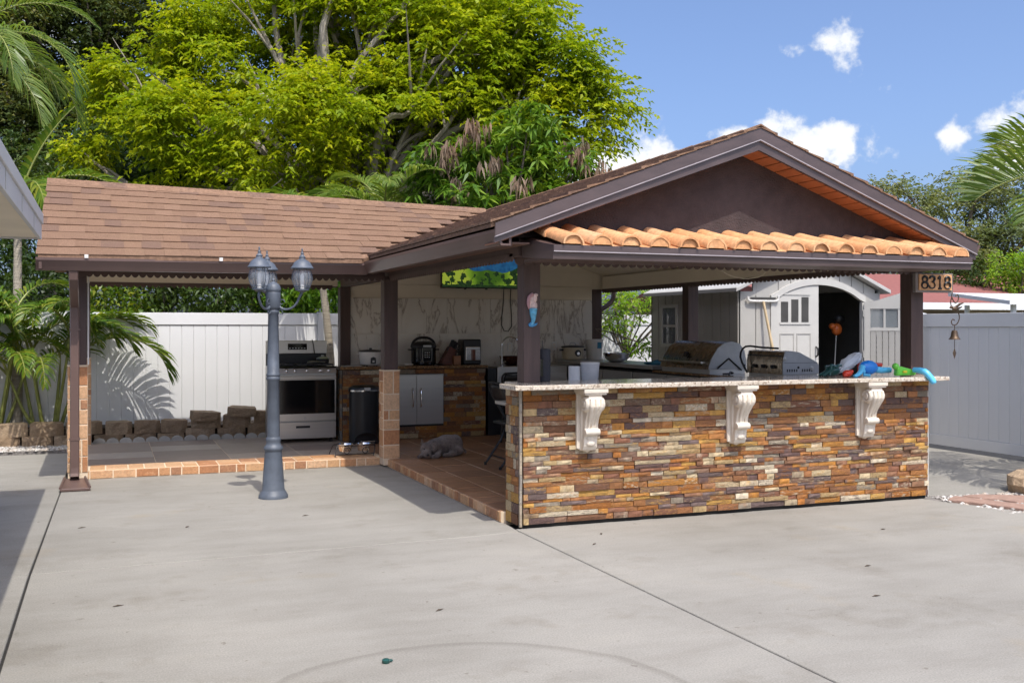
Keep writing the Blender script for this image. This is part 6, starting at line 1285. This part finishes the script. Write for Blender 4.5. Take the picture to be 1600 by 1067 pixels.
def palm_tree(label, base, crown, r0, fronds, mat_='palm', lean=None):
    T = thing('palm_tree', label, 'palm', tuple(base)); base = Vector(base); crown = Vector(crown); n = 16; pts = []; rs = []
    for i in range(n+1):
        t = i/n; p = base*(1-t)+crown*t
        if lean: p += Vector(lean)*math.sin(math.pi*t)
        pts.append(p); rs.append(r0*(1.25-.45*t)*(1.03 if i % 2 else .97))
    obj('trunk', MB().tube(pts, rs, 10), PB_, T, smooth=True)
    obj('crown_shaft', MB().tube([crown-Vector((0, 0, .35)), crown-Vector((0, 0, .1)), crown+Vector((0, 0, .12))], [r0*.85, r0*.9, r0*.4], 10), STEM, T, smooth=True)
    for f in fronds: frond(T, crown, *f[:4], **dict(f[4]) if len(f) > 4 else {}, mat_=mat_)
    return T
A = math.radians
big = dict(leaf=.55, nl=46, wid=.026, sag=.55)
palm_tree('tall feather palm whose fronds droop over the white house eave', (-2.4, 15.0, .2), tuple(at(-70, 95, 14.5)), .12, [(A(-25), A(48), 2.3, 2.3, big), (A(5), A(30), 2.2, 2.1, big), (A(-60), A(40), 2.2, 2.1, big), (A(45), A(50), 2.2, 2.0, big), (A(120), A(40), 2.2, 2, big), (A(-120), A(40), 2.2, 2, big), (A(180), A(45), 2.2, 2, big), (A(-10), A(70), 2.3, 1.9, big), (A(-40), A(8), 2.0, 1.5, big)])
palm_tree('slim palm with upright spear leaf beside the house corner', (-1.06, 14.35, .2), tuple(at(28, 318, 13.6)), .055, [(A(-5), A(76), 1.5, .5, dict(leaf=.22, nl=30, wid=.05, vee=.9)), (A(-12), A(52), 1.7, 1.9, dict(leaf=.42, nl=34)), (A(165), A(50), 1.6, 1.8, {}), (A(80), A(55), 1.6, 1.8, {}), (A(-70), A(45), 1.3, 1.9, {}), (A(25), A(30), 1.4, 1.6, {}), (A(120), A(35), 1.4, 1.8, {}), (A(-150), A(40), 1.4, 1.8, {})], 'areca')
palm_tree('leaning pale palm trunk rising behind the stove', (2.86, 14.02, .2), (2.62, 14.35, 3.0), .052, [(A(170), A(42), 1.2, 1.7, {}), (A(-160), A(40), 1.2, 1.7, {}), (A(60), A(50), 1.3, 1.6, {}), (A(120), A(55), 1.3, 1.6, {}), (A(-60), A(30), .9, 1.6, {}), (A(10), A(40), 1.1, 1.6, {}), (A(-110), A(15), 1.0, 1.5, {})], 'areca', (.06, 0, 0))
palm_tree('green palm fan showing above the ridge of the left roof', (4.3, 16.9, 0), tuple(at(600, 335, 17.2)), .10, [(A(a_), A(e_), 1.5, b_, dict(leaf=.5, nl=40, wid=.035)) for a_, e_, b_ in ((-20, 50, 1.5), (10, 35, 1.4), (160, 50, 1.5), (190, 40, 1.5), (80, 60, 1.2), (-60, 62, 1.3), (120, 65, 1.3), (-100, 55, 1.5), (220, 25, 1.5), (-35, 22, 1.4))])
palm_tree('palm leaning in over the side path with stiff green fronds', (9.2, 6.2, 0), (8.68, 6.80, 2.78), .10, [(A(159), A(22), 1.45, 1.0, dict(leaf=.74, nl=52, wid=.021, vee=.75, sag=.12)), (A(150), A(48), 1.25, 1.0, dict(leaf=.64, nl=44, wid=.021, vee=.5, sag=.2)), (A(175), A(8), 1.2, .9, dict(leaf=.5, nl=38, wid=.021, sag=.25)), (A(110), A(45), 1.4, 1.2, dict(leaf=.6, nl=40, sag=.2)), (A(225), A(25), 1.4, 1.6, big), (A(60), A(45), 1.6, 1.6, big), (A(0), A(45), 1.6, 1.6, big), (A(-70), A(45), 1.6, 1.6, big)])
# clumping areca palms in the bed at the left
for ci, (cx, cy, nst, lbl) in enumerate(((-1.35, 14.28, 7, 'clumping areca palm with many thin stems beside the house shadow'), (-.72, 14.33, 7, 'clumping areca palm with arching fronds behind the downspout post'), (-2.2, 14.3, 5, 'clumping areca palm at the far end of the block bed'))):
    T = thing('areca_palm', lbl, 'palm', (cx, cy, .2), 0, 'areca palms in the raised bed')
    for k in range(nst):
        a = 2*math.pi*k/nst+ci; bx, by = cx+.15*math.cos(a), cy+.09*math.sin(a); h = random.uniform(.85, 1.6); tx, ty = bx+.26*math.cos(a)+random.uniform(-.08, .08), by+.14*math.sin(a)
        obj('stem', MB().tube([(bx, by, .18), (bx*.5+tx*.5, by*.5+ty*.5, h*.55), (tx, ty, h)], [.026, .019, .014], 7), STEM, T, smooth=True)
        for j in range(3):
            az = a+random.uniform(-.9, .9)+j*2.0
            if math.sin(az) > .75: az += 1.6
            frond(T, (tx, ty, h), az, A(random.uniform(50, 80)), random.uniform(.85, 1.25), random.uniform(1.6, 2.3), leaf=.34, nl=24, wid=.03, mat_='areca')
    if ci == 1:
        frond(T, (-.45, 14.25, 1.05), A(-8), A(52), 1.55, 2.25, leaf=.46, nl=34, wid=.036, mat_='areca'); frond(T, (-.5, 14.2, 1.2), A(-28), A(60), 1.15, 2.2, leaf=.4, nl=30, wid=.034, mat_='areca'); frond(T, (-.5, 14.25, 1.25), A(20), A(62), 1.1, 1.7, leaf=.4, nl=28, mat_='areca')
